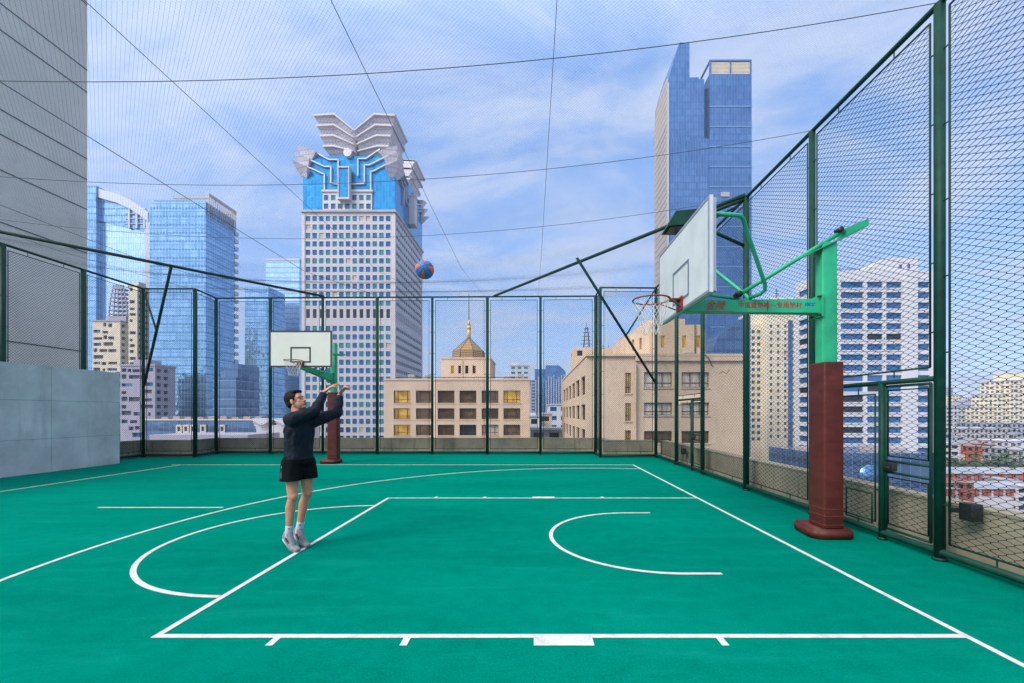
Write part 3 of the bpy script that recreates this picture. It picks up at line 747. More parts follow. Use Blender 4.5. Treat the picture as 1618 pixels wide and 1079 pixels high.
# ------------------------------------------------------------------ baskets
def basket(label, px, py, fwd, arm, boff, kind):
    fwd = Vector(fwd); lat = Vector((0, 0, 1)).cross(fwd); K = arm / 1.88
    o = thing('basketball_stand', (px, py, 0), label, 'basketball hoop')
    base = Vector((px, py, 0))
    def q(a, b, z): return base + fwd * a + lat * b + Vector((0, 0, z))
    def qa(a, b, z): return q(a * K, b + boff * a / 1.88, z)
    MT = Matrix(((fwd.x, lat.x, 0, px), (fwd.y, lat.y, 0, py), (0, 0, 1, 0), (0, 0, 0, 1)))
    G = M['hoopgreen']
    m_ = MB(); m_.bbox(-0.095, 0.095, -0.075, 0.075, 0.1, 3.78, 0.012, MT); col_ = m_.build('column', G, o)
    # padding
    m_ = MB(); m_.bbox(-0.125, 0.125, -0.16, 0.15, 0.13, 2.24, 0.022, MT); pd = m_.build('column_pad', M['pad'], o)
    m_ = MB()
    for z in (0.16, 0.27, 0.36): m_.bbox(-0.128, 0.128, -0.163, 0.153, z, z + 0.035, 0.014, MT)
    m_.build('pad_folds', M['pad'], pd)
    m_ = MB()
    pl = [(-0.25, -0.36), (-0.20, -0.38), (0.17, -0.38), (0.21, -0.34), (0.27, 0.06), (0.20, 0.17), (-0.22, 0.18), (-0.25, 0.14)]
    bmx = bmesh.new()
    vs = [bmx.verts.new((x, y, 0)) for x, y in pl]; fc = bmx.faces.new(vs)
    ex = bmesh.ops.extrude_face_region(bmx, geom=[fc])
    for e in ex['geom']:
        if isinstance(e, bmesh.types.BMVert): e.co.z += 0.13
    bmesh.ops.recalc_face_normals(bmx, faces=bmx.faces[:])
    bmesh.ops.bevel(bmx, geom=bmx.edges[:], offset=0.022, segments=3, affect='EDGES')
    bmx.verts.index_update(); m_.smooth = True
    m_.mesh([MT @ v.co for v in bmx.verts], [tuple(v.index for v in f.verts) for f in bmx.faces]); bmx.free()
    m_.build('base_pad', M['pad'], o)
    # main arm
    m_ = MB(); zt0, zb0, zt1, zb1 = 3.05, 2.87, 3.03, 2.89
    if kind == 'far': zt0, zb0, zt1, zb1 = 2.80, 2.58, 2.96, 2.86
    w2 = 0.065
    a0, a1 = 0.12 / K, 1.84
    m_.hexa([qa(a0, -w2, zb0), qa(a1, -w2, zb1), qa(a1, w2, zb1), qa(a0, w2, zb0), qa(a0, -w2, zt0), qa(a1, -w2, zt1), qa(a1, w2, zt1), qa(a0, w2, zt0)][::1])
    ar = m_.build('arm', G, o)
    m_ = MB()
    m_.hexa([qa(0.095 / K, -0.1, zb0 - 0.05), qa(a0, -0.1, zb0 - 0.05), qa(a0, 0.1, zb0 - 0.05), qa(0.095 / K, 0.1, zb0 - 0.05), qa(0.095 / K, -0.1, zt0 + 0.05), qa(a0, -0.1, zt0 + 0.05), qa(a0, 0.1, zt0 + 0.05), qa(0.095 / K, 0.1, zt0 + 0.05)])
    m_.build('flange', G, ar)
    m_ = MB()
    for b in (-0.08, 0.08):
        for z in (zb0 - 0.025, zt0 + 0.025): m_.tube([qa(0.10 / K, b, z), qa(0.16 / K, b, z)], 0.016, 8)
    m_.build('bolts', M['black'], ar)
    # bent tubes that steady the board
    zb = 3.84
    for s in (1, -1):
        pts = [Vector((1.85, 0.70, zb)), Vector((1.50, 0.66, zb)), Vector((1.42, 0.64, zb)), Vector((1.37, 0.61, zb - 0.03)), Vector((1.33, 0.575, zb - 0.1)), Vector((0.92, 0.24, zt0 + 0.13)), Vector((0.90, 0.20, zt0 + 0.07)), Vector((0.93, 0.15, zt0 + 0.035)), Vector((1.02, 0.05, zt0 + 0.012))]
        m_ = MB(); m_.tube([qa(p.x, p.y * s, p.z) for p in pts], 0.024, 10); m_.build('support_tube', G, o)
        m_ = MB(); m_.tube([qa(1.78, 0.70 * s, zb), qa(1.87, 0.70 * s, zb)], 0.04, 10); m_.build('tube_bracket', M['steel'], o)
    m_ = MB(); m_.tube([qa(1.85, -0.30, 3.26), qa(1.1, -0.03, zt0 + 0.02)], 0.022, 10); m_.build('lower_tube', G, o)
    # top lever: tube and channel over the column
    if kind == 'near':
        m_ = MB(); m_.tube([qa(1.17, 0.05, zt0 + 0.04), qa(-0.20, 0.05, 3.93)], 0.026, 10); m_.build('lever_tube', G, o)
        m_ = MB()
        c0, c1 = (0.44, 3.53), (-0.48, 3.97)
        m_.hexa([q(c0[0], -0.10, c0[1]), q(c1[0], -0.10, c1[1]), q(c1[0], 0.10, c1[1]), q(c0[0], 0.10, c0[1]), q(c0[0], -0.10, c0[1] + 0.012), q(c1[0], -0.10, c1[1] + 0.012), q(c1[0], 0.10, c1[1] + 0.012), q(c0[0], 0.10, c0[1] + 0.012)])
        m_.hexa([q(-0.20, -0.09, 3.853), q(-0.48, -0.09, 3.985), q(-0.48, 0.09, 3.985), q(-0.20, 0.09, 3.853), q(-0.20, -0.09, 3.945), q(-0.48, -0.09, 4.065), q(-0.48, 0.09, 4.065), q(-0.20, 0.09, 3.945)])
        m_.build('top_channel', G, o)
        m_ = MB(); m_.tube([q(1.17, 0.02, zt0 + 0.05), q(1.17, 0.12, zt0 + 0.05)], 0.04, 12); m_.tube([q(-0.12, 0.02, 3.92), q(-0.12, 0.11, 3.92)], 0.035, 12); m_.build('pivot_bolts', M['black'], o)
    else:
        m_ = MB(); m_.tube([qa(1.1, -0.05, zt0 + 0.1), qa(-0.15, -0.05, 3.40)], 0.026, 10); m_.build('lever_tube', G, o)
        m_ = MB(); m_.beam(q(0.35, 0, 3.40), q(-0.05, 0.30, 3.43), 0.14, 0.05); m_.build('top_channel', G, o)
    # board
    z0, z1 = 2.90, 3.95
    f0, f1 = (1.84, 1.88)
    m_ = MB()
    m_.hexa([qa(f0, -0.9, z0), qa(f1, -0.9, z0), qa(f1, 0.9, z0), qa(f0, 0.9, z0), qa(f0, -0.9, z1), qa(f1, -0.9, z1), qa(f1, 0.9, z1), qa(f0, 0.9, z1)])
    bd = m_.build('backboard', M['board'] if kind == 'near' else M['boardwhite'], o)
    lm = M['boardline'] if kind == 'near' else M['black']
    def strip(m2, b0, b1, s0, s1, e=0.003, t=0.003):
        a_, b_ = f1 + 0.0005 / K, f1 + t / K
        m2.hexa([qa(a_, b0, s0), qa(b_, b0, s0), qa(b_, b1, s0), qa(a_, b1, s0), qa(a_, b0, s1), qa(b_, b0, s1), qa(b_, b1, s1), qa(a_, b1, s1)])
    m2 = MB(); iw, ih, t_ = 0.295, 0.45, 0.045 if kind == 'far' else 0.035
    zi = z0 + 0.13
    for b in (-iw, iw - t_): strip(m2, b, b + t_, zi, zi + ih)
    strip(m2, -iw + t_, iw - t_, zi, zi + t_); strip(m2, -iw + t_, iw - t_, zi + ih - t_, zi + ih)
    m2.build('target_square', lm, bd)
    m2 = MB(); t_ = 0.045 if kind == 'far' else 0.03
    for b in (-0.9, 0.9 - t_): strip(m2, b, b + t_, z0, z1, t=0.006)
    strip(m2, -0.9 + t_, 0.9 - t_, z0, z0 + t_, t=0.006); strip(m2, -0.9 + t_, 0.9 - t_, z1 - t_, z1, t=0.006)
    m2.build('board_edge', M['steel'] if kind == 'near' else M['black'], bd)
    if kind == 'near':   # the steel frame on the back of the board
        m2 = MB()
        for b in (-0.86, -0.30, 0.30, 0.86): m2.beam(qa(1.82, b, z0 + 0.02), qa(1.82, b, z1 - 0.02), 0.04, 0.04, up=fwd)
        for z in (z0 + 0.04, z1 - 0.04): m2.beam(qa(1.80, -0.86, z), qa(1.80, 0.86, z), 0.03, 0.04)
        m2.build('back_frame', M['steel'], bd)
    # ring
    zr = 3.05; bc = boff
    c = q(arm + 0.375, bc, zr)
    m_ = MB(); m_.tube([c + fwd * (0.234 * math.cos(t)) + lat * (0.234 * math.sin(t)) for t in [2 * math.pi * i / 40 for i in range(40)]], 0.0105, 8, closed=True)
    for b in (-0.06, 0.06): m_.tube([q(arm + 0.16, bc + b, zr), q(arm + 0.02, bc + b * 0.9, zr)], 0.010, 8)
    for b in (-0.12, 0.12): m_.tube([q(arm + 0.23, bc + b * 1.45, zr), q(arm + 0.03, bc + b * 0.7, zr - 0.11)], 0.008, 8)
    ri = m_.build('ring', M['rim'], o)
    m_ = MB(); aa_, bb_ = arm + 0.003, arm + 0.022
    m_.hexa([q(aa_, bc - 0.1, zr - 0.14), q(bb_, bc - 0.1, zr - 0.14), q(bb_, bc + 0.1, zr - 0.14), q(aa_, bc + 0.1, zr - 0.14), q(aa_, bc - 0.1, zr + 0.03), q(bb_, bc - 0.1, zr + 0.03), q(bb_, bc + 0.1, zr + 0.03), q(aa_, bc + 0.1, zr + 0.03)])
    m_.hexa([q(bb_, bc - 0.08, zr - 0.008), q(bb_ + 0.14, bc - 0.07, zr - 0.008), q(bb_ + 0.14, bc + 0.07, zr - 0.008), q(bb_, bc + 0.08, zr - 0.008), q(bb_, bc - 0.08, zr + 0.008), q(bb_ + 0.14, bc - 0.07, zr + 0.008), q(bb_ + 0.14, bc + 0.07, zr + 0.008), q(bb_, bc + 0.08, zr + 0.008)])
    m_.build('ring_plate', M['rim'], ri)
    # net: twelve loops knotted into diamonds
    m_ = MB(); prof = [(0.228, 0.0), (0.205, 0.09), (0.175, 0.18), (0.145, 0.27), (0.125, 0.36), (0.120, 0.43)]
    rnd = random.Random(3)
    for k in range(12):
        for s in (1, -1):
            pts = []
            for j, (r_, dz) in enumerate(prof):
                an = 2 * math.pi * (k + s * 0.5 * (j if j < 4 else j)) / 12 + rnd.uniform(-.04, .04)
                pts.append(c + fwd * (r_ * math.cos(an)) + lat * (r_ * math.sin(an)) - Vector((0, 0, dz + rnd.uniform(-.012, .012) * (j > 0))))
            m_.tube(pts, 0.0032, 5, False)
    m_.build('net', M['cord'], ri)
    return o, ar, q, base
hoop, arm_, q_, _ = basket('green basketball stand with brown padded column on the right, backboard facing left', 3.80, 5.48, (-1, 0, 0), 1.88, 0.0, 'near')
# lettering on the camera side of the arm (lat = -Y)
def on_arm(x, z, rot=0): return Matrix.Translation((x, 5.48 - 0.0665, z)) @ Matrix.Rotation(R(90), 4, 'X') @ Matrix.Rotation(rot, 4, 'Z')
lettering('red_logo_lettering', '金陵', 0.125, M['redtext'], arm_, on_arm(2.335, 2.957), 0.35, 0.0012)
lettering('red_slogan_lettering', '中国篮协唯一专用器材', 0.082, M['redtext'], arm_, on_arm(3.04, 2.962), 0.0, 0.0008)
lettering('blue_logo_lettering', 'FSCC', 0.055, M['bluetext'], arm_, on_arm(3.545, 2.975), 0.3, 0.002)
m_ = MB(); m_.box(2.10, 2.57, 5.4115, 5.4135, 2.889, 2.894); m_.build('red_underline', M['redtext'], arm_)
m_ = MB(); m_.box(3.005, 3.010, 5.4125, 5.4148, 2.88, 3.03); m_.build('arm_seam', M['black'], arm_)
basket('small far basketball stand at the back left with black-edged cream backboard', -6.26, 13.45, (0, -1, 0), 1.28, -0.36, 'far')
# ------------------------------------------------------------------ ball
bo = Vector((PX(671, 5.55), 5.55, PZ(426, 5.55)))
BR = 0.121
mbm = [M_('ball_orange', (0.86, 0.13, 0.035), 0.5, var=0.12, scale=20, bump=0.25, bscale=350), M_('ball_blue', (0.006, 0.17, 0.52), 0.5, var=0.12, scale=20, bump=0.25, bscale=350), M_('ball_seam', (0.012, 0.014, 0.035), 0.6)]
m_ = MB(); sg_, rg_ = 144, 72
grid = []
for i in range(rg_ + 1):
    th = math.pi * i / rg_
    for j in range(sg_):
        ph = 2 * math.pi * j / sg_
        grid.append(Vector((math.sin(th) * math.cos(ph), -math.cos(th), math.sin(th) * math.sin(ph))))   # pole towards -Y
tilt = Matrix.Rotation(R(9), 3, 'Z') @ Matrix.Rotation(R(-6), 3, 'X') @ Matrix.Rotation(R(8), 3, 'Y')
def ballmat(p):
    # four orange wedges with bowed edges, blue between them, one seam running through the pole
    x, z = p.x, p.z
    rad = math.asin(min(1, math.hypot(x, z))) if p.y < 0 else math.pi - math.asin(min(1, math.hypot(x, z)))
    an = math.atan2(z, x); u = min(rad, math.pi - rad) / (math.pi / 2)
    k_ = min(range(4), key=lambda k: abs(((an - k * math.pi / 2 + math.pi) % (2 * math.pi)) - math.pi))
    d = abs(((an - k_ * math.pi / 2 + math.pi) % (2 * math.pi)) - math.pi)
    tip = 0.18
    hw = R(30 if k_ % 2 == 0 else 22) * (max(0.0, u - tip) / (1 - tip)) ** 0.45
    e = (d - hw) * max(math.sin(rad), 0.05)
    if u < tip: e = 1 if abs(d) > 0.02 or u < tip - 0.05 else 0.0
    if abs(e) < 0.030: return 2
    if u < 0.9 and abs(math.sin(an - R(38))) * math.sin(rad) < 0.026: return 2
    return 0 if e < 0 else 1
m_.smooth = True
for i in range(rg_):
    for j in range(sg_):
        ids = [i * sg_ + j, i * sg_ + (j + 1) % sg_, (i + 1) * sg_ + (j + 1) % sg_, (i + 1) * sg_ + j]
        c = sum((grid[k] for k in ids), Vector()) / 4
        m_.mi = ballmat(c)
        k_ = BR * (0.985 if m_.mi == 2 else 1.0)
        m_.face([bo + tilt @ grid[k] * k_ for k in ids])
bl = m_.build('basketball', mbm, loc=bo)
bmx = bmesh.new(); bmx.from_mesh(bl.data); bmesh.ops.remove_doubles(bmx, verts=bmx.verts[:], dist=1e-5); bmx.to_mesh(bl.data); bmx.free()
tag(bl, 'orange and blue basketball flying through the air left of centre', 'ball')

# ------------------------------------------------------------------ the player
def remesh(mb, voxel, smooth=4, name='tmp'):
    me = bpy.data.meshes.new(name); me.from_pydata(mb.v, [], mb.f)
    o = bpy.data.objects.new(name, me); COL.objects.link(o)
    md = o.modifiers.new('r', 'REMESH'); md.mode = 'VOXEL'; md.voxel_size = voxel
    if smooth:
        ms = o.modifiers.new('s', 'SMOOTH'); ms.factor = 0.5; ms.iterations = smooth
    bpy.context.view_layer.update()
    r = bpy.data.meshes.new_from_object(o.evaluated_get(bpy.context.evaluated_depsgraph_get()))
    bpy.data.objects.remove(o); bpy.data.meshes.remove(me)
    for p in r.polygons: p.use_smooth = True
    return r
def finish(me, name, mat, parent=None, loc=None):
    o_ = ORI[parent.as_pointer()] if parent else Vector(loc)
    me.transform(Matrix.Translation(-o_)); me.name = name
    me.materials.clear(); me.materials.append(mat)
    o = bpy.data.objects.new(name, me); COL.objects.link(o)
    if parent: o.parent = parent
    else: o.location = o_
    ORI[o.as_pointer()] = o_
    return o
def cut(me, co, no):   # drop what lies on the +no side, close the hole
    b = bmesh.new(); b.from_mesh(me)
    r = bmesh.ops.bisect_plane(b, geom=b.verts[:] + b.edges[:] + b.faces[:], plane_co=co, plane_no=no, clear_outer=True)
    ed = [e for e in r['geom_cut'] if isinstance(e, bmesh.types.BMEdge)]
    bmesh.ops.holes_fill(b, edges=ed, sides=0)
    b.to_mesh(me); b.free()
def ripple(me, amp, freq, seed=0.0, stretch=(1, 1, 1)):
    b = bmesh.new(); b.from_mesh(me); b.normal_update()
    for v in b.verts:
        q = Vector((v.co.x * stretch[0], v.co.y * stretch[1], v.co.z * stretch[2])) * freq + Vector((seed, seed, seed))
        n1 = noise.noise(q); n2 = noise.noise(q * 2.3)
        v.co += v.normal * (amp * (1 - 2 * abs(n1)) + amp * 0.4 * n2)
    b.to_mesh(me); b.free()

skin = M_('skin', (0.50, 0.23, 0.145), 0.55, var=0.10, scale=14, bump=0.05, bscale=200)
hairm = M_('hair', (0.006, 0.005, 0.005), 0.6, spec=0.2, var=0.3, scale=60, bump=0.6, bscale=120)
jackm = M_('jacket_cloth', (0.008, 0.012, 0.021), 0.75, spec=0.16, var=0.30, scale=6, bump=0.25, bscale=14)
shortm = M_('shorts_cloth', (0.004, 0.0045, 0.006), 0.85, spec=0.1, var=0.25, scale=8, bump=0.2, bscale=20)
sockm = M_('sock_cloth', (0.50, 0.51, 0.60), 0.9, var=0.05, bump=0.2, bscale=150)
shoem = M_('shoe_knit', (0.20, 0.20, 0.225), 0.85, var=0.3, scale=60, bump=0.3, bscale=180)
solem = M_('shoe_sole', (0.50, 0.52, 0.54), 0.7)

V = Vector
yaw = R(-25)
f = V((math.cos(yaw), math.sin(yaw), 0)); rt = V((f.y, -f.x, 0)); up = V((0, 0, 1))
base = V((-2.74, 5.0, 0))
def W(a, r_, z): return base + f * a + rt * r_ + up * z     # forward, right, height
hip = {1: W(-0.01, 0.088, 1.02), -1: W(0.0, -0.088, 1.02)}
knee = {1: V((-2.755, 4.90, 0.635)), -1: V((-2.690, 5.09, 0.635))}
ank = {1: V((-2.815, 4.93, 0.225)), -1: V((-2.785, 5.10, 0.225))}
sh = {1: W(0.085, 0.140, 1.520), -1: W(0.115, -0.155, 1.510)}
wr = {1: V((-2.497, 5.09, 1.812)), -1: V((-2.412, 5.33, 1.785))}
def elbow(a, b, l1, l2, bend):
    d = (b - a); L_ = d.length; t = d.normalized()
    x = (l1 * l1 - l2 * l2 + L_ * L_) / (2 * L_); y = math.sqrt(max(l1 * l1 - x * x, 0))
    bend = (bend - t * bend.dot(t)).normalized()
    return a + t * x + bend * y
el = {1: elbow(sh[1], wr[1], 0.255, 0.225, V((0.3, -0.35, -1))), -1: elbow(sh[-1], wr[-1], 0.240, 0.215, V((0.7, -0.1, -1)))}
neck0 = W(0.02, 0, 1.50); headc = V((-2.762, 4.985, 1.728))

bm_ = MB()
# trunk
for z, a, rx, ry, rz in ((1.02, 0.0, 0.100, 0.140, 0.10), (1.16, 0.008, 0.085, 0.122, 0.12), (1.30, 0.014, 0.090, 0.125, 0.13), (1.42, 0.02, 0.090, 0.130, 0.09)):
    bm_.ball(W(a, 0, z), (rx, ry, rz), 24, 16, Matrix.Rotation(yaw, 3, 'Z'))
for s in (1, -1):
    bm_.capsule(W(0.01, 0.06 * s, 1.46), sh[s], 0.065, 0.06)
    bm_.capsule(sh[s], el[s], 0.055, 0.042)
    bm_.capsule(el[s], wr[s], 0.042, 0.027)
    bm_.capsule(hip[s], knee[s], 0.088, 0.055)
    bm_.capsule(hip[s] + V((0, 0, -.12)) - f * 0.012, hip[s].lerp(knee[s], .7) - f * 0.008, 0.075, 0.055)
    bm_.ball(knee[s] + f * 0.012, (0.052, 0.050, 0.058))
    calf = knee[s].lerp(ank[s], 0.33) - f * 0.020
    bm_.capsule(knee[s] + V((0, 0, -0.01)), calf, 0.048, 0.053); bm_.capsule(calf, ank[s], 0.052, 0.034)
    bm_.capsule(knee[s], ank[s], 0.044, 0.033)
    toe = V((ank[s].x + 0.085, ank[s].y - 0.052, 0.050))
    bm_.capsule(ank[s] + V((-.005, 0.003, -.03)), toe, 0.026, 0.020)
# neck and head
hd = V((0.996, -0.07, 0)).normalized(); hl = V((-hd.y, hd.x, 0))
pitch = R(20)
HM = Matrix((hd, hl, up)).transposed() @ Matrix.Rotation(-pitch, 3, 'Y')
def Hd(x, y, z): return headc + HM @ V((x, y, z))
bm_.capsule(neck0, Hd(-0.025, 0, -0.05), 0.066, 0.056)
def hb(c, r_): bm_.ball(Hd(*c), r_, 24, 16, HM)
hb((-0.012, 0, 0.032), (0.100, 0.074, 0.088)); hb((0.032, 0, -0.045), (0.060, 0.057, 0.068)); hb((0.005, 0, -0.04), (0.068, 0.062, 0.055))
bm_.capsule(Hd(-0.01, 0.05, -0.05), Hd(0.066, 0.012, -0.093), 0.016, 0.018); bm_.capsule(Hd(-0.01, -0.05, -0.05), Hd(0.066, -0.012, -0.093), 0.016, 0.018)
hb((0.075, 0, -0.094), (0.019, 0.020, 0.016))
bm_.capsule(Hd(0.082, 0, 0.022), Hd(0.109, 0, -0.022), 0.0085, 0.0115)
for s in (1, -1):
    hb((0.096, 0.013 * s, -0.026), (0.011, 0.009, 0.008))
    bm_.capsule(Hd(0.083, 0.012 * s, 0.034), Hd(0.066, 0.048 * s, 0.032), 0.011, 0.010)
    hb((0.052, 0.034 * s, -0.016), (0.022, 0.021, 0.026))
    hb((-0.008, 0.076 * s, -0.002), (0.019, 0.009, 0.032)); hb((-0.004, 0.074 * s, -0.022), (0.010, 0.008, 0.014))
hb((0.087, 0, -0.052), (0.012, 0.024, 0.007)); hb((0.085, 0, -0.066), (0.012, 0.021, 0.007))
# hands: palm, four unequal fingers, thumb
def hand(w, d, nrm, side, curls, spread=1.0):
    """w wrist, d finger direction, nrm back-of-hand normal, side: direction of the thumb."""
    d = d.normalized(); nrm = (nrm - d * nrm.dot(d)).normalized(); la = nrm.cross(d) * side
    MM = Matrix((d, la, nrm)).transposed()
    bm_.capsule(w - d * 0.02, w + d * 0.015, 0.026, 0.024)
    bm_.ball(w + d * 0.052, (0.052, 0.038, 0.0155), 18, 12, MM)
    bm_.ball(w + d * 0.075, (0.030, 0.042, 0.0135), 18, 12, MM)
    lens = [(0.046, 0.026, 0.022), (0.050, 0.031, 0.024), (0.047, 0.029, 0.023), (0.037, 0.021, 0.020)]
    for i, (l1, l2, l3) in enumerate(lens):
        o = 0.030 - 0.0205 * i
        p = w + d * (0.088 - 0.004 * abs(i - 1.2)) + la * o
        an = 0.10 * (1.2 - i) * spread
        dd = (d + la * an).normalized()
        c = curls[i]
        for k, (ll, ra, rb) in enumerate(((l1, 0.0095, 0.0085), (l2, 0.0085, 0.0078), (l3, 0.0078, 0.0068))):
            q = (dd * math.cos(c * (0.5 + 0.55 * k)) - nrm * math.sin(c * (0.5 + 0.55 * k))).normalized()
            bm_.capsule(p, p + q * ll, ra, rb, 10); p = p + q * ll
    p = w + d * 0.022 + la * 0.026
    q1 = (d * 0.62 + la * 0.72 - nrm * 0.25).normalized(); q2 = (d * 0.86 + la * 0.42 - nrm * 0.25).normalized()
    bm_.capsule(p, p + q1 * 0.042, 0.0135, 0.011, 10); bm_.capsule(p + q1 * 0.042, p + q1 * 0.042 + q2 * 0.032, 0.0105, 0.0095, 10)
    bm_.capsule(p + q1 * 0.042 + q2 * 0.032, p + q1 * 0.042 + q2 * 0.058, 0.0095, 0.0075, 10)
hand(wr[1] + (wr[1] - el[1]).normalized() * 0.045, V((0.72, 0.15, 0.66)), V((-0.60, -0.42, 0.68)), 1, (0.50, 0.46, 0.56, 0.72), 1.4)
hand(wr[-1] + (wr[-1] - el[-1]).normalized() * 0.045, V((0.55, -0.05, 0.80)), V((-0.82, 0.10, 0.55)), -1, (0.95, 0.82, 0.78, 0.85), 1.3)
body_me = remesh(bm_, 0.0042, 3)
person = finish(body_me, 'person', skin, loc=base)
tag(person, 'person in dark hooded jacket and black shorts on tiptoe, arms raised after a shot', 'person')
# face details
e_ = MB()
for s in (1, -1):
    e_.ball(Hd(0.0745, 0.031 * s, 0.0145), (0.0088, 0.0085, 0.0034), 12, 8, HM)
e_.build('eyes', M_('eye', (0.05, 0.035, 0.03), 0.25), person)
e_ = MB()
for s in (1, -1):
    e_.tube([Hd(0.0915, 0.014 * s, 0.036), Hd(0.0865, 0.032 * s, 0.041), Hd(0.070, 0.052 * s, 0.038)], 0.0022, 6)
e_.build('eyebrows', hairm, person)
e_ = MB(); e_.ball(Hd(0.0965, 0, -0.0535), (0.0045, 0.021, 0.0042), 12, 8, HM); e_.ball(Hd(0.0945, 0, -0.0635), (0.0045, 0.019, 0.0046), 12, 8, HM)
e_.build('lips', M_('lip', (0.30, 0.11, 0.09), 0.45), person)
# hair
hm = MB()
def hh(c, r_): hm.ball(Hd(*c), r_, 24, 16, HM)
hh((-0.028, 0, 0.052), (0.097, 0.083, 0.082)); hh((-0.060, 0, 0.002), (0.058, 0.071, 0.072)); hh((0.020, 0, 0.106), (0.062, 0.064, 0.026)); hh((0.058, 0.012, 0.100), (0.026, 0.046, 0.018))
hh((-0.035, 0, 0.108), (0.065, 0.06, 0.03))
for s in (1, -1): hm.capsule(Hd(0.018, 0.070 * s, 0.055), Hd(0.018, 0.069 * s, 0.008), 0.014, 0.007)
hme = remesh(hm, 0.005, 2); ripple(hme, 0.0035, 55, 2.0)
finish(hme, 'hair', hairm, person)

# jacket
jk = MB()
for o2 in (-0.048, 0.0, 0.048):
    jk.capsule(W(0, o2, 1.00), W(0.004, o2 * 0.95, 1.20), 0.114, 0.104, 24); jk.capsule(W(0.004, o2 * 0.95, 1.20), W(0.012, o2 * 1.15, 1.39), 0.104, 0.112, 24)
jk.ball(W(0.012, 0, 1.44), (0.112, 0.148, 0.10), 28, 18, Matrix.Rotation(yaw, 3, 'Z'))
for s in (1, -1):
    jk.capsule(W(0.01, 0.07 * s, 1.46), sh[s], 0.076, 0.072)
    jk.capsule(sh[s], el[s], 0.071, 0.055); jk.capsule(el[s], el[s].lerp(wr[s], 0.90), 0.054, 0.042)
# collar and folded hood
jk.tube([W(0.02 + 0.078 * math.cos(t), 0.078 * math.sin(t), 1.548 + 0.018 * math.cos(t) * -1) for t in [2 * math.pi * i / 20 for i in range(20)]], 0.026, 8, closed=True)
jk.capsule(W(-0.095, 0.07, 1.525), W(-0.095, -0.07, 1.525), 0.045, 0.045); jk.ball(W(-0.115, 0, 1.49), (0.05, 0.10, 0.06), 18, 12, Matrix.Rotation(yaw, 3, 'Z'))
jme = remesh(jk, 0.0065, 14)
ripple(jme, 0.0075, 9.5, 1.3, (1.3, 1.3, 0.6)); ripple(jme, 0.0055, 21.0, 4.1, (1, 1, 0.6))
cut(jme, W(0, 0, 1.055), V((0, 0, -1)))
for s in (1, -1): cut(jme, el[s].lerp(wr[s], 0.93), (wr[s] - el[s]).normalized()) if False else None
jacket = finish(jme, 'jacket', jackm, person)
m_ = MB()
rg = [W(0.0 + 0.118 * math.cos(t), 0.164 * math.sin(t), 1.066) for t in [2 * math.pi * i / 40 for i in range(40)]]
m_.tube(rg, 0.011, 8, closed=True)
for s in (1, -1):
    d = (wr[s] - el[s]).normalized(); c = el[s].lerp(wr[s], 0.97)
    m_.tube([c - d * 0.02, c + d * 0.022], 0.043, 16)
m_.build('ribbed_hem', jackm, jacket)
# shorts
so = MB()
so.ball(W(0, 0, 1.03), (0.128, 0.172, 0.09), 24, 16, Matrix.Rotation(yaw, 3, 'Z'))
so.ball(W(0, 0, 0.93), (0.095, 0.07, 0.09), 18, 12, Matrix.Rotation(yaw, 3, 'Z'))
for s in (1, -1):
    k = hip[s].lerp(knee[s], 0.72)
    so.capsule(hip[s] + V((0, 0, -.01)), k + (rt * 0.022 * s), 0.105, 0.112)
sme = remesh(so, 0.0065, 4); ripple(sme, 0.006, 10, 5.0, (1.2, 1.2, 0.45))
cut(sme, V((0, 0, 0.815)), V((0, 0, -1)))
shorts = finish(sme, 'shorts', shortm, person)
m_ = MB(); zp = []
for i in range(9):
    z = 0.985 - 0.155 * i / 8
    zp.append(hip[1] + rt * (0.108 + 0.020 * i / 8) + f * (-0.012 + 0.022 * (i / 8) ** 2) + V((0, 0, z - hip[1].z)))
m_.tube(zp, 0.0035, 6); m_.build('zip', M['cord'], shorts)
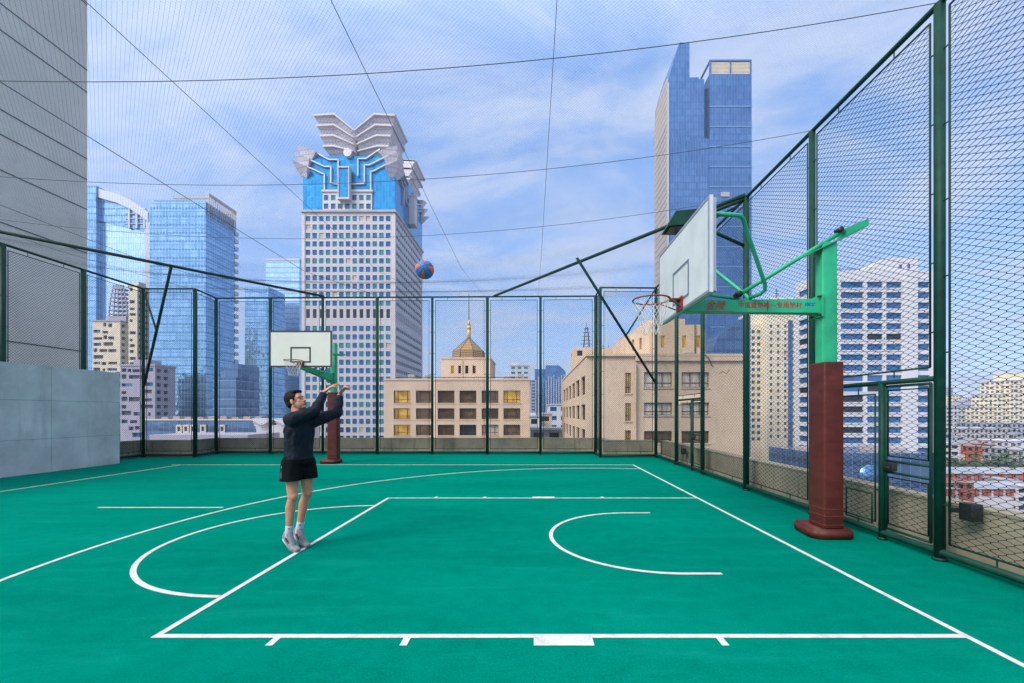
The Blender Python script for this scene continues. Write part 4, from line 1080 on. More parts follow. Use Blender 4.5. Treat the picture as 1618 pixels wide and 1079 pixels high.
# socks, shoes
for s in (1, -1):
    a = ank[s]; kd = (knee[s] - a).normalized()
    m_ = MB(); m_.capsule(a + kd * 0.055, a - kd * 0.06, 0.043, 0.040)
    me = remesh(m_, 0.005, 1); cut(me, a + kd * 0.062, kd)
    sk = finish(me, 'sock', sockm, person)
    m_ = MB(); sd2 = V((0.35, -0.93, 0)).normalized(); m_.ball(a + kd * 0.035 + sd2 * 0.042, (0.014, 0.004, 0.006), 10, 8); m_.build('sock_emblem', M['black'], sk)
    # shoe: heel lifted, ball of the foot bent on the ground
    td = V((0.86, -0.51, 0)).normalized() if s == 1 else V((0.84, -0.54, 0)).normalized()
    heel = a + V((0, 0, -0.085)) - td * 0.055
    ballp = V((0, 0, 0.038)) + V((a.x, a.y, 0)) + td * 0.085
    toe = V((0, 0, 0.032)) + V((a.x, a.y, 0)) + td * 0.165
    lat_ = V((td.y, -td.x, 0))
    m_ = MB()
    for o2, e2 in ((-0.012, 0), (0.012, 0)):
        m_.capsule(heel + lat_ * o2 + V((0, 0, 0.016)), ballp + lat_ * o2 * 1.6, 0.033, 0.034); m_.capsule(ballp + lat_ * o2 * 1.6, toe + lat_ * o2 * 0.9, 0.033, 0.024)
    m_.capsule(heel + V((0, 0, 0.045)), a - kd * 0.035 + td * 0.012, 0.036, 0.040)
    m_.capsule(a - kd * 0.045 + td * 0.02, ballp + V((0, 0, 0.012)), 0.038, 0.030)
    me = remesh(m_, 0.005, 2); shoe = finish(me, 'shoe', shoem, person)
    m_ = MB()
    dn = (ballp - heel).normalized(); pr = lat_.cross(dn); pr = pr if pr.z < 0 else -pr
    for o2 in (-0.014, 0.014):
        m_.capsule(heel + pr * 0.028 + lat_ * o2 - td * 0.012, ballp + pr * 0.016 + lat_ * o2 * 1.7, 0.019, 0.016)
        m_.capsule(ballp + V((0, 0, -0.020)) + lat_ * o2 * 1.7, toe + V((0, 0, -0.016)) + lat_ * o2, 0.016, 0.014)
    me = remesh(m_, 0.005, 1); finish(me, 'sole', solem, shoe)
    m_ = MB()
    for i in range(3):
        c = heel.lerp(ballp, 0.36 + 0.17 * i) + V((0, 0, 0.038)) + lat_ * 0.042
        m_.beam(c - V((0, 0, 0.016)) - lat_ * 0.001 + td * 0.01, c + V((0, 0, 0.020)) - lat_ * 0.010 - td * 0.008, 0.010, 0.012, up=lat_)
    for i in range(4):
        c = (a - kd * 0.035).lerp(ballp, 0.22 + 0.17 * i) + V((0, 0, 0.036)) + td * 0.012
        m_.tube([c - lat_ * 0.02, c + lat_ * 0.02], 0.0035, 5)
    m_.build('shoe_stripes', M['black'], shoe)
M['mull'] = M_('mullion_metal', (0.20, 0.36, 0.56), 0.35, 0.5, var=0.05)
M['pale_metal'] = M_('pale_metal', (0.42, 0.48, 0.56), 0.45, 0.2, var=0.08)
# ================================================================== the city
def grid(nc, nr, u0, du, w_, z0, dz, h_, drop=0.0):
    return [(u0 + c * du, z0 + r * dz, w_, h_) for c in range(nc) for r in range(nr)]
def facade(mb, O, u, n, W, z0, z1, holes, dep, out):
    """wall sheet with real openings and reveals; pane rectangles go to out"""
    O, u, n = Vector(O), Vector(u), Vector(n)
    holes = [h_ for h_ in holes if h_[0] > 0.01 and h_[0] + h_[2] < W - 0.01 and h_[1] > z0 and h_[1] + h_[3] < z1]
    rd = lambda x: round(x, 4)
    xs = sorted({0.0, rd(W)} | {rd(h_[0]) for h_ in holes} | {rd(h_[0] + h_[2]) for h_ in holes})
    zs = sorted({rd(z0), rd(z1)} | {rd(h_[1]) for h_ in holes} | {rd(h_[1] + h_[3]) for h_ in holes})
    xi = {x: i for i, x in enumerate(xs)}; zi = {z: i for i, z in enumerate(zs)}
    blocked = set()
    for h_ in holes:
        for i in range(xi[rd(h_[0])], xi[rd(h_[0] + h_[2])]):
            for k in range(zi[rd(h_[1])], zi[rd(h_[1] + h_[3])]): blocked.add((i, k))
    pt = lambda a, z, e=0.0: (O.x + u.x * a - n.x * e, O.y + u.y * a - n.y * e, z)
    for k in range(len(zs) - 1):
        i = 0
        while i < len(xs) - 1:
            if (i, k) in blocked: i += 1; continue
            j = i
            while j + 1 < len(xs) - 1 and (j + 1, k) not in blocked: j += 1
            mb.face([pt(xs[i], zs[k]), pt(xs[j + 1], zs[k]), pt(xs[j + 1], zs[k + 1]), pt(xs[i], zs[k + 1])])
            i = j + 1
    for a, z, w_, h_ in holes:
        b, t = a + w_, z + h_
        mb.face([pt(a, z), pt(b, z), pt(b, z, dep), pt(a, z, dep)]); mb.face([pt(b, t), pt(a, t), pt(a, t, dep), pt(b, t, dep)])
        mb.face([pt(a, t), pt(a, z), pt(a, z, dep), pt(a, t, dep)]); mb.face([pt(b, z), pt(b, t), pt(b, t, dep), pt(b, z, dep)])
        out.append((O, u, n, a, z, w_, h_, dep))
def pane_into(m_, r, thick=0.05, div=None):
    O, u, n, a, z, w_, h_, dep = r
    def q(x, zz, e): return (O.x + u.x * x - n.x * e, O.y + u.y * x - n.y * e, zz)
    m_.face([q(a, z, dep - thick), q(a + w_, z, dep - thick), q(a + w_, z + h_, dep - thick), q(a, z + h_, dep - thick)])
    m_.face([q(a + w_, z, dep), q(a, z, dep), q(a, z + h_, dep), q(a + w_, z + h_, dep)])
def frame_into(m_, r, t=0.08, cols=1, rows=1, thick=0.05, off=None):
    O, u, n, a, z, w_, h_, dep = r
    e0, e1 = dep - thick - 0.06, dep - thick - 0.002
    def bar(a0, a1, z0, z1):
        p = lambda x, zz, e: (O.x + u.x * x - n.x * e, O.y + u.y * x - n.y * e, zz)
        m_.hexa([p(a0, z0, e0), p(a1, z0, e0), p(a1, z0, e1), p(a0, z0, e1), p(a0, z1, e0), p(a1, z1, e0), p(a1, z1, e1), p(a0, z1, e1)])
    bar(a, a + t, z, z + h_); bar(a + w_ - t, a + w_, z, z + h_); bar(a + t, a + w_ - t, z, z + t); bar(a + t, a + w_ - t, z + h_ - t, z + h_)
    for i in range(1, cols):
        x = a + w_ * i / cols; bar(x - t / 2, x + t / 2, z + t, z + h_ - t)
    for x0, x1, fz in (off or []):
        bar(a + w_ * x0 + (t if x0 == 0 else t / 2), a + w_ * x1 - (t if x1 == 1 else t / 2), z + h_ * fz - t / 2, z + h_ * fz + t / 2)
def windows(parent, rects, mats, pick, frame=None, name='window', cap=100, sill=None):
    """the rects that show largest become windows of their own; the rest one part"""
    def size(r):
        O, u, n, a, z, w_, h_, dep = r
        c = O + u * a; d = Vector((c.x, c.y, 0))
        return -(w_ * h_ * max(0.05, abs(n.dot(d.normalized()))) / d.length_squared) + (1 if z < -14 else 0)
    rects = sorted(rects, key=size)
    for r in rects[:cap]:
        m_ = MB(); pane_into(m_, r); wo = m_.build(name, mats[pick(r)], parent)
        if frame:
            m2 = MB(); frame_into(m2, r, *frame); m2.build('window_frame', M['frame'], wo)
            O, u, n, a, z, w_, h_, dep = r
            if n.y < 0:
                m2 = MB(); m2.box(O.x + a - .12, O.x + a + w_ + .12, O.y - .11, O.y - .004, z - .15, z - .01); m2.build('window_sill', sill, wo)
    if len(rects) > cap:
        m_ = MB()
        for r in rects[cap:]: m_.mi = pick(r); pane_into(m_, r)
        tag(m_.build(name + '_rows', mats, parent), kind='stuff')
def shell(mb, x0, x1, y0, y1, z0, z1, holes, dep, out):
    S_ = {'F': ((x0, y0, 0), (1, 0, 0), (0, -1, 0), x1 - x0), 'R': ((x1, y0, 0), (0, 1, 0), (1, 0, 0), y1 - y0),
          'L': ((x0, y1, 0), (0, -1, 0), (-1, 0, 0), y1 - y0), 'B': ((x1, y1, 0), (-1, 0, 0), (0, 1, 0), x1 - x0)}
    for k, (O, u, n, W) in S_.items(): facade(mb, O, u, n, W, z0, z1, holes.get(k, []), dep, out)
    mb.face([(x0, y0, z1), (x1, y0, z1), (x1, y1, z1), (x0, y1, z1)])
rnd = random.Random(11)
def picker(wts):
    tot = sum(wts)
    def f_(r):
        x = rnd.random() * tot
        for i, w_ in enumerate(wts):
            x -= w_
            if x <= 0: return i
        return 0
    return f_

# ------------------------------------------------ tower with the lotus crown
d = 150.0; k = d / F
tx0, tx1 = PX(478, d), PX(624, d); ty1 = d + 38
zs0 = PZ(335, d); zc = PZ(246, d)
T = thing('lotus_tower', ((tx0 + tx1) / 2, d + 19, GZ), 'white stone office tower with blue glass top and a lotus-petal stone crown', 'skyscraper')
mb = MB(); pr = []
W_ = tx1 - tx0; D_ = ty1 - d
du = 10.55 * k; ww, wh = 7.2 * k, 8.4 * k; dz = 13.35 * k
u0 = 5.1 * k
hF = []
for c in range(13):
    for r in range(44):
        z = zs0 - 6.2 * k - wh - r * dz
        if r in (12,): continue
        if r in (11,): z -= 6.0 * k; hF.append((u0 + c * du + 0.15, z, ww - 0.3, wh + 6.0 * k)); continue
        if z > GZ + 4: hF.append((u0 + c * du, z, ww, wh))
hR = []
nc = 15; du2 = (D_ - 3.0) / nc
for c in range(nc):
    for r in range(44):
        z = zs0 - 6.2 * k - wh - r * dz
        if r in (12,): continue
        if r == 11: z -= 6.0 * k; hR.append((1.5 + c * du2 + 0.5, z, du2 * 0.45, wh + 6 * k)); continue
        if z > GZ + 4: hR.append((1.5 + c * du2 + 0.15, z + 0.5, du2 * 0.82, wh * 0.74))
shell(mb, tx0, tx1, d, ty1, GZ, zs0, {'F': hF, 'R': hR}, 0.30, pr)
mb.build('shaft', M['towerstone'], T)
windows(T, pr, [M['winblue'], M['winteal'], M['windark'], M['wincurtain']], lambda r: 2 if r[6] > wh + 1 else ((3 if rnd.random() < .05 else (1 if rnd.random() < .35 else 0)) if r[2].y < 0 else (1 if rnd.random() < .6 else 0)))
m_ = MB()
for z in (zs0 - 0.12,): m_.box(tx0 - 0.5, tx1 + 0.5, d - 0.6, ty1 + 0.5, z, z + 0.7)
m_.build('belt_cornice', M['stonedark'], T)
# stone piers on the two corners
m_ = MB()
for x in (tx0, tx1 - 2.2): m_.box(x - 0.2 if x == tx0 else x + 1.3, x + 0.9 if x == tx0 else x + 2.4, d - 0.25, d - 0.02, GZ, zs0 - 1)
m_.build('corner_piers', M['stone'], T)
# glass top
m_ = MB(); m_.box(tx0 + 0.1, tx1 - 0.1, d + 0.1, ty1 - 0.1, zs0 + 0.58, zc); m_.build('glass_top', M['crown'], T)
# stone centre field rising into the glass, with its own windows (front and right side)
def c2(px, py): return (tx0 + (px - 97) / 3.596 * k, PZ(160 + py / 3.596, d))     # measured on the enlarged front
x0, zt = c2(215, 520); x1, _ = c2(495, 520)
mb = MB(); pr = []
hs = [((i + 0.5) * (x1 - x0) / 7 - ww / 2, zs0 + 0.9 + j * dz, ww, wh) for i in range(7) for j in range(2)]
facade(mb, (x0, d - 0.5, 0), (1, 0, 0), (0, -1, 0), x1 - x0, zs0 + 0.6, zt, hs, 0.3, pr)
mb.box(x0, x1, d - 0.15, d + 0.05, zs0 + 0.6, zt); mb.box(x0 - 0.3, x1 + 0.3, d - 0.9, d + 0.05, zt, zt + 0.7)
mb.build('centre_field', M['stone'], T)
windows(T, pr, [M['winblue'], M['winteal']], picker([3, 2]))
def trims(m_, pxs, fn, t=0.75, proud=0.7):
    for line in pxs:
        for a, b in zip(line, line[1:]): fn(m_, a, b, t, proud)
def front_strip(m_, a, b, t, proud):
    A, B = c2(*a), c2(*b)
    m_.beam((A[0], d - proud / 2 + 0.1, A[1]), (B[0], d - proud / 2 + 0.1, B[1]), proud, t, up=(0.0, 0.0, 1.0) if abs(A[0] - B[0]) > 0.05 else (1, 0, 0))
left = [[(128, 375), (215, 415), (225, 415), (225, 520)], [(130, 330), (225, 375), (262, 375), (262, 470), (320, 475)], [(185, 300), (250, 335), (303, 335), (303, 430)]]
right = [[(608, 345), (500, 402), (488, 402), (488, 520)], [(598, 305), (480, 366), (452, 366), (452, 470), (380, 475)], [(540, 275), (460, 330), (415, 330), (415, 430)]]
for hf in (left, right):
    m_ = MB(); trims(m_, hf, front_strip, 0.45); m_.build('stepped_bands', M['pale_metal'], T)
# the same stepped bands on the right side of the tower
def side_strip(m_, a, b, t, proud):
    f_ = lambda p: (d + (p[0] - 97) / 527 * D_, PZ(160 + p[1] / 3.596, d))
    A, B = f_(a), f_(b)
    m_.beam((tx1 + proud / 2 - 0.1, A[0], A[1]), (tx1 + proud / 2 - 0.1, B[0], B[1]), proud, t, up=(0, 0, 1) if abs(A[0] - B[0]) > 0.05 else (0, 1, 0))
for hf in (left, right):
    m_ = MB(); trims(m_, hf, side_strip, 0.45); m_.build('stepped_bands', M['pale_metal'], T)
# centre bay
xa, za = c2(320, 575); xb, zb_ = c2(374, 400)
m_ = MB(); m_.box(xa, xb, d - 2.2, d - 0.55, za + 0.6, zb_); m_.build('bay_glass', M['crown'], T)
m_ = MB(); m_.box(xa - 0.4, xb + 0.4, d - 2.6, d - 0.5, za, za + 0.6); m_.box(xa - 0.4, xb + 0.4, d - 2.6, d - 0.5, zb_, zb_ + 0.5)
for x in (xa - 0.3, xb): m_.box(x, x + 0.3, d - 2.5, d - 0.5, za + 0.6, zb_)
ym = d + D_ / 2
m_.box(tx1 - 0.05, tx1 + 2.4, ym - 2.2, ym + 2.2, za, za + 0.6); m_.box(tx1 - 0.05, tx1 + 2.4, ym - 2.2, ym + 2.2, zb_, zb_ + 0.5)
m_.box(tx1 - 0.05, tx1 + 2.2, ym - 2.0, ym + 2.0, za + 0.6, zb_)
m_.build('bay_frame', M['stone'], T)
# flared corner cornices: three lips on every upper corner
tiers = [(420, 355), (370, 305), (312, 262)]; lips = [MB() for _ in range(4)]
for n_, (pb, ptp) in enumerate(tiers):
    zb0, zt0 = PZ(160 + pb / 3.596, d), PZ(160 + ptp / 3.596, d)
    o0, o1 = 0.2, 2.6 - 0.5 * n_
    Lc = (2.8, 3.4, 5.6)[n_]
    for sx in (0, 1):
        for sy in (0, 1):
            cx = tx0 if sx == 0 else tx1; cy = d if sy == 0 else ty1
            ix = 1 if sx == 0 else -1; iy = 1 if sy == 0 else -1
            def ring_(o, l, dzz):
                return [(cx - ix * o, cy - iy * o), (cx + ix * l, cy - iy * o), (cx + ix * l, cy + iy * l), (cx - ix * o, cy + iy * l)]
            lo, hi = ring_(o0, Lc * 0.6, 0), ring_(o1, Lc, 0)
            dip = [0, -2.6, -2.6, -2.6]
            pts = [(p[0], p[1], zb0 + (0 if i == 0 else -1.2)) for i, p in enumerate(lo)] + [(p[0], p[1], zt0 + (0 if i == 0 else -2.3)) for i, p in enumerate(hi)]
            lips[sx * 2 + sy].hexa(pts)
for m_ in lips: m_.build('corner_lip', M['petal'], T)
# petals: two facing fans on the front, two on the back, four bands each, rising from a neck
def petal(m_, md, mirror, yf, yb_, flip):
    cxp = 400.0
    top = [(180, 97), (290, 90), (400, 180)]
    for n_ in range(4):
        f0, f1 = n_ / 4, (n_ + 1) / 4
        # band n_: bottom outline -> top outline (flares outwards)
        def outline(q, ex):
            lx = 238 - 58 * q - ex; mx_ = 275 + 15 * q; rx = 388 + 12 * q
            ly = 312 - 215 * q; my = 312 - 222 * q; ry = 322 - 140 * q
            return [(lx, ly), (mx_, my), (rx, ry)]
        lo, hi = outline(f0, -16), outline(f1, 5)
        def tr(p):
            px = p[0] if not mirror else 805 - p[0]
            return c2(px, p[1])
        lean0, lean1 = 1.6 * f0 - 0.5, 1.6 * f1 + 1.5
        s_ = -1 if not flip else 1
        A = [tr(p) for p in lo]; B = [tr(p) for p in hi]
        y0a, y0b = yf + s_ * lean0, yf + s_ * lean1
        y1a, y1b = yb_, yb_
        vs = [(p[0], y0a, p[1]) for p in A] + [(p[0], y0b, p[1]) for p in B] + [(p[0], y1a, p[1]) for p in A] + [(p[0], y1b, p[1]) for p in B]
        # a pale lip along the upper edge of the band
        lo2, hi2 = outline(f1 - 0.035, 7), outline(f1 + 0.012, 9)
        A2 = [tr(p) for p in lo2]; B2 = [tr(p) for p in hi2]; yl = yf + s_ * (lean1 + 0.9)
        v2 = [(p[0], yl, p[1]) for p in A2] + [(p[0], yl, p[1]) for p in B2] + [(p[0], yb_, p[1]) for p in A2] + [(p[0], yb_, p[1]) for p in B2]
        md.mesh(v2, [(0, 1, 4, 3), (1, 2, 5, 4), (7, 6, 9, 10), (8, 7, 10, 11), (3, 4, 10, 9), (4, 5, 11, 10), (0, 3, 9, 6), (2, 8, 11, 5), (1, 0, 6, 7), (2, 1, 7, 8)])
        m_.mesh(vs, [(0, 1, 4, 3), (1, 2, 5, 4), (7, 6, 9, 10), (8, 7, 10, 11), (3, 4, 10, 9), (4, 5, 11, 10), (0, 3, 9, 6), (2, 8, 11, 5), (1, 0, 6, 7), (2, 1, 7, 8)])
for mir in (False, True):
    for yf_, yb2, fl_ in ((d + 2.0, d + 13, False), (ty1 - 2.0, ty1 - 13, True)):
        m_ = MB(); md_ = MB(); petal(m_, md_, mir, yf_, yb2, fl_); po_ = m_.build('petal', M['petal'], T); md_.build('petal_lips', M['stone'], po_)
m_ = MB(); xa, _ = c2(385, 0); xb, _ = c2(418, 0)
m_.box(xa, xb, d + 4, ty1 - 4, zc, PZ(160 + 190 / 3.596, d)); m_.box(tx0 + 5, tx1 - 5, d + 6, ty1 - 6, zc, PZ(160 + 255 / 3.596, d))
xc_, zq = c2(360, 300); m_.build('crown_core', M['stonedark'], T)
for A_, B_ in (((xc_, d - 1.2, zq), (xc_, d + 3, zq)), ((tx1 - 3, ym, PZ(160 + 425 / 3.596, d)), (tx1 + 1.4, ym, PZ(160 + 425 / 3.596, d)))):
    m_ = MB(); m_.tube([A_, B_], 1.45, 24); o_ = m_.build('medallion', M['petal'], T)
    for p_ in o_.data.polygons: p_.use_smooth = False
m_ = MB()
xq, zq = c2(330, 80); m_.box(xq - 1.6, xq + 2.2, d + 9, d + 14, zq - 6, zq); m_.box(xq - 0.8, xq + 1.2, d + 10, d + 13, zq, zq + 0.9)
m_.build('roof_plant', M['stonedark'], T)

# ------------------------------------------------ glass towers on the left
def tower(name, label, cat, x0, x1, y0, y1, z1, mat, ph=3.9, fin=0.0, finw=1.5, crown=None, part='curtain_wall'):
    o = thing(name, ((x0 + x1) / 2, (y0 + y1) / 2, GZ), label, cat)
    m_ = MB(); m_.box(x0, x1, y0, y1, GZ, z1); m_.build(part, mat, o)
    if fin:
        m_ = MB(); z = GZ + ph
        while z < z1:
            m_.box(x0 - fin, x1 + fin, y0 - fin, y1 + fin, z - 0.14, z + 0.14); z += ph
        m_.build('storey_ledges', M['mull'], o)
    return o
# A: pale tower with the curved crown
dA = 250.0
A0, A1 = PX(120, dA), PX(239, dA)
TA = thing('pale_glass_tower', ((A0 + A1) / 2, dA + 15, GZ), 'pale blue glass tower with curved white crown beside the grey building', 'skyscraper')
xm = PX(160, dA)
m_ = MB(); m_.box(xm, A1, dA, dA + 30, GZ, PZ(352, dA)); m_.build('pale_curtain_wall', M['bluefac2'], TA)
m_ = MB(); m_.box(A0 - 20, xm - 0.02, dA - 3, dA + 30, GZ, PZ(297, dA)); m_.build('shaft', M['bluefac'], TA)
crv = [(160, 300), (172, 304), (190, 309), (208, 317), (224, 327), (239, 338)]
m_ = MB()
poly = [(PX(160, dA), PZ(350, dA))] + [(PX(239, dA), PZ(368, dA))] + [(PX(a, dA), PZ(b + 10, dA)) for a, b in crv[::-1]]
m_.prism(poly, dA - 0.6, dA + 29); m_.build('upper_storeys', M['bluefac'], TA)
m_ = MB()
poly = [(PX(a, dA), PZ(b + 14, dA)) for a, b in crv] + [(PX(a, dA), PZ(b, dA)) for a, b in crv[::-1]]
m_.prism(poly, dA - 2.2, dA + 29.5); m_.box(PX(231, dA), A1 + 0.3, dA - 1.2, dA + 29, GZ, PZ(340, dA))
for px in (207, 219, 231):
    m_.box(PX(px - 1.5, dA), PX(px + 1.5, dA), dA - 1.4, dA - 0.4, PZ(362, dA), PZ(330, dA))
for py in (338, 346, 354):
    m_.box(PX(200, dA), PX(232, dA), dA - 1.3, dA - 0.5, PZ(py + 1, dA), PZ(py, dA))
m_.build('curved_crown', M['pale_metal'], TA)
# B: blue glass tower with open crown frame
dB = 200.0
B0, Bc = PX(236, dB), PX(325, dB); B1y = dB * (840 - 325) / (840 - 370.5)
zB = PZ(318, dB)
TB = tower('blue_glass_tower', 'blue glass tower with an open steel crown frame left of the backboard', 'skyscraper', B0, Bc, dB, B1y, zB, M['bluefac'], 3.9, 0.12)
m_ = MB(); t_ = 0.5; zt = PZ(303, dB)
m_.box(PX(262, dB), Bc + 0.8, B1y - t_, B1y + 0.4, zt - 1.6, zt); m_.box(Bc + 0.4, Bc + 0.9, dB + 1, B1y, zt - 1.3, zt)
m_.box(PX(262, dB), Bc + 0.4, dB + 4, dB + 4.5, zt - 1.2, zt)
for i in range(14):
    y = dB + 1 + (B1y - dB - 1.4) * i / 13; m_.box(Bc + 0.4, Bc + 0.85, y, y + 0.3, zB - 6, zt - 1.3)
for i in range(18):
    x = PX(262, dB) + (Bc - PX(262, dB)) * i / 17; m_.box(x, x + 0.3, B1y - 0.3, B1y, zB, zt - 1.6)
m_.build('crown_frame', M['stonedark'], TB)
m_ = MB(); m_.box(B0 + 0.3, PX(292, dB), dB + 2, dB + 9, zB, zB + 1.4); m_.build('roof_plant', M['bluefac4'], TB)
m_ = MB()
for i in range(40):
    z = GZ + 3.9 * i + 1
    if z < PZ(335, dB): m_.box(Bc - 2.2, Bc + 0.35, B1y + 0.05, B1y + 2.6, z, z + 1.9)
m_.build('corner_balconies', M['pale_metal'], TB)
# C: paler tower and its lower wing
dC = 300.0
TC = tower('pale_office_tower', 'pale turquoise glass tower right behind the player with a white roof rim', 'skyscraper', PX(420, dC), PX(473, dC), dC, dC + 32, PZ(412, dC), M['bluefac2'], 3.6, 0.15)
m_ = MB(); m_.box(PX(420, dC) - 0.4, PX(473, dC) + 0.4, dC - 0.4, dC + 32, PZ(412, dC), PZ(408.5, dC)); m_.build('roof_rim', M['pale_metal'], TC)
dC2 = 270.0
tower('mid_blue_tower', 'flat-topped mid-blue glass tower behind the far backboard', 'skyscraper', PX(387, dC2), PX(424, dC2), dC2, dC2 + 18, PZ(453, dC2), M['bluefac'], 3.6, 0.15)
# dusky block and two cream flats: solid stand-ins for reflections in the glass
dD = 165.0
TD = tower('reflection_block', 'dark blue stepped block standing in for a reflection in the blue glass tower', 'building', PX(336, dD), PX(373, dD), dD, dD + 14, PZ(596, dD), M['bluefac4'], 3.6, 0.12)
m_ = MB(); m_.box(PX(346, dD), PX(373, dD), dD + 1, dD + 14, PZ(596, dD), PZ(582, dD)); m_.box(PX(363, dD), PX(373, dD), dD + 1, dD + 14, PZ(582, dD), PZ(574, dD)); m_.build('upper_steps', M['bluefac4'], TD)
def flats(label, px0, px1, d_, ptop, depth, ph, cols, mat='cream', lattice=None, seed=1):
    rr_ = random.Random(seed)
    x0, x1 = PX(px0, d_), PX(px1, d_); zt = PZ(ptop, d_)
    o = thing('apartment_tower_or_reflection', ((x0 + x1) / 2, d_, GZ), label, 'apartment tower')
    mb = MB(); pr = []
    W = x1 - x0; hs = []; hr = []
    z = zt - ph
    while z > -30:
        u = 0.4
        while u < W - 1.5:
            w_ = rr_.uniform(1.2, min(5.0, W - 1)); 
            if u + w_ > W - 0.3: break
            if rr_.random() < 0.86: hs.append((u, z + rr_.choice((0.35, 0.5, 0.7)), w_, ph * rr_.choice((0.42, 0.5, 0.6))))
            u += w_ + rr_.uniform(0.3, 1.1)
        for c in range(max(1, int(depth / 3.4))): hr.append((0.8 + c * 3.4, z + 0.5, 2.0, ph * 0.5))
        z -= ph
    hs2 = []
    for h_ in hs:  # keep the openings on a shared raster so that the sheet stays light
        hs2.append((round(h_[0] * 2) / 2, h_[1], max(0.5, round(h_[2] * 2) / 2), h_[3]))
    ok = []
    for h_ in hs2:
        if all(h_[0] >= g_[0] + g_[2] + 0.2 or g_[0] >= h_[0] + h_[2] + 0.2 or h_[1] != h_[1] or abs(h_[1] - g_[1]) > ph * 0.8 for g_ in ok): ok.append(h_)
    shell(mb, x0, x1, d_, d_ + depth, GZ, zt, {'F': ok, 'L': hr, 'R': hr}, 0.9, pr)
    mb.build('wall', M[mat], o)
    windows(o, pr, [M['creamdark'], M['winblue'], M['bluefac4']], picker([5, 2, 1]), cap=40)
    m_ = MB()
    if lattice:
        a0, a1, pt_ = lattice; xa, xb, z1 = PX(a0, d_), PX(a1, d_), PZ(pt_, d_); z = zt
        m_.box(xa, xb, d_ + 3, d_ + depth - 3, zt, zt + 3.5)
        i = 0
        while z < z1:
            s_ = 0.25 * ((z - zt) / (z1 - zt)) ** 2 * (xb - xa)
            m_.box(xa + s_, xb - s_, d_ + 3.5, d_ + depth - 3.5, z, z + 0.5)
            for j in range(5):
                x = xa + s_ + (xb - xa - 2 * s_) * j / 4; m_.box(x - .25, x + .25, d_ + 3.6, d_ + 4.1, z + .5, z + 2.2)
            z += 2.2; i += 1
    else:
        m_.box(x0 + W * .25, x0 + W * .7, d_ + 2, d_ + depth - 2, zt, zt + 2.8)
    m_.box(x0 - 0.3, x1 + 0.3, d_ - 0.3, d_ + depth, zt + 0.001, zt + 0.7)
    m_.build('roof_tower' if lattice else 'roof_house', M['lilac'] if lattice else M[mat], o)
    return o
flats('cream reflection stand-in tower with a dark lattice top just right of the grey building', 146, 190, 215, 508, 12, 3.2, 4, lattice=(160, 190, 452), seed=2)  # solid volume built for a reflection in the pale tower's glass
flats('slim cream reflection stand-in tower between two fence posts on the left', 203, 217, 205, 452, 8, 3.0, 2, seed=3)  # likewise a reflection in that glass, built as a tower
flats('lilac apartment slab with a wide flat cap behind the left corner post', 190, 245, 175, 578, 10, 3.0, 3, 'lilac', seed=4)
flats('dark slate-blue apartment block left of the corner post beside the concrete wall', 184, 203, 180, 590, 9, 3.0, 3, 'bluefac4', seed=5)

# low podium buildings behind the left half of the far parapet
dP = 120.0
PB = thing('podium_building', (PX(310, dP), dP + 5, GZ), 'long low slate glass podium with cream-framed windows behind the far left fence', 'building')
m_ = MB(); m_.box(PX(225, dP), PX(420, dP), dP, dP + 14, GZ, PZ(664, dP)); m_.build('wall', M['bluefac4'], PB)
m_ = MB()
for px in (284, 295, 306, 322, 352):
    a, b = PX(px - 4.5, dP), PX(px + 4.5, dP); z0, z1 = PZ(684, dP), PZ(671, dP)
    m_.box(a, a + .35, dP - .35, dP - .01, z0, z1); m_.box(b - .35, b, dP - .35, dP - .01, z0, z1); m_.box(a + .35, b - .35, dP - .35, dP - .01, z0, z0 + .5); m_.box(a + .35, b - .35, dP - .35, dP - .01, z1 - .5, z1)
m_.box(PX(225, dP), PX(420, dP), dP - .3, dP + .5, PZ(664, dP), PZ(662, dP))
m_.build('cream_frames', M['cream'], PB)
m_ = MB()
for i in range(9): m_.box(PX(240 + i * 19, dP), PX(251 + i * 19, dP), dP + 3, dP + 7, PZ(664, dP), PZ(664, dP) + rnd.uniform(.5, 1.6))
m_.build('roof_plant', M['stonedark'], PB)
dQ = 80.0
tower('glass_annex', 'low violet-grey annex roof right behind the far left parapet', 'building', PX(236, dQ), PX(392, dQ), dQ, dQ + 10, PZ(687, dQ), M['lilac'], 3.4, part='wall')
# the little pavilion with chevron roofs
dV = 90.0
PV = thing('chevron_pavilion', (PX(415, dV), dV + 4, GZ), 'pale stone pavilion with stacked chevron roof bands behind the player', 'building')
m_ = MB(); m_.box(PX(399, dV), PX(470, dV), dV + 1.2, dV + 9, GZ, PZ(672, dV)); m_.build('wall', M['white'], PV)
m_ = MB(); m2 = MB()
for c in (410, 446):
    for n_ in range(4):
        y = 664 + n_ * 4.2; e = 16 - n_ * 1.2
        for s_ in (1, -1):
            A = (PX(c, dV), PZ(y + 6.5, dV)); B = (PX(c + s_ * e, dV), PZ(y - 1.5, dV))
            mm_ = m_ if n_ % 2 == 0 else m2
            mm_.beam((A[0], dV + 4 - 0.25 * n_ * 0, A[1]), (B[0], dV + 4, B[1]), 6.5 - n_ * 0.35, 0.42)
m_.build('chevron_bands', M['stone'], PV); m2.build('shadow_bands', M['stonedark'], PV)

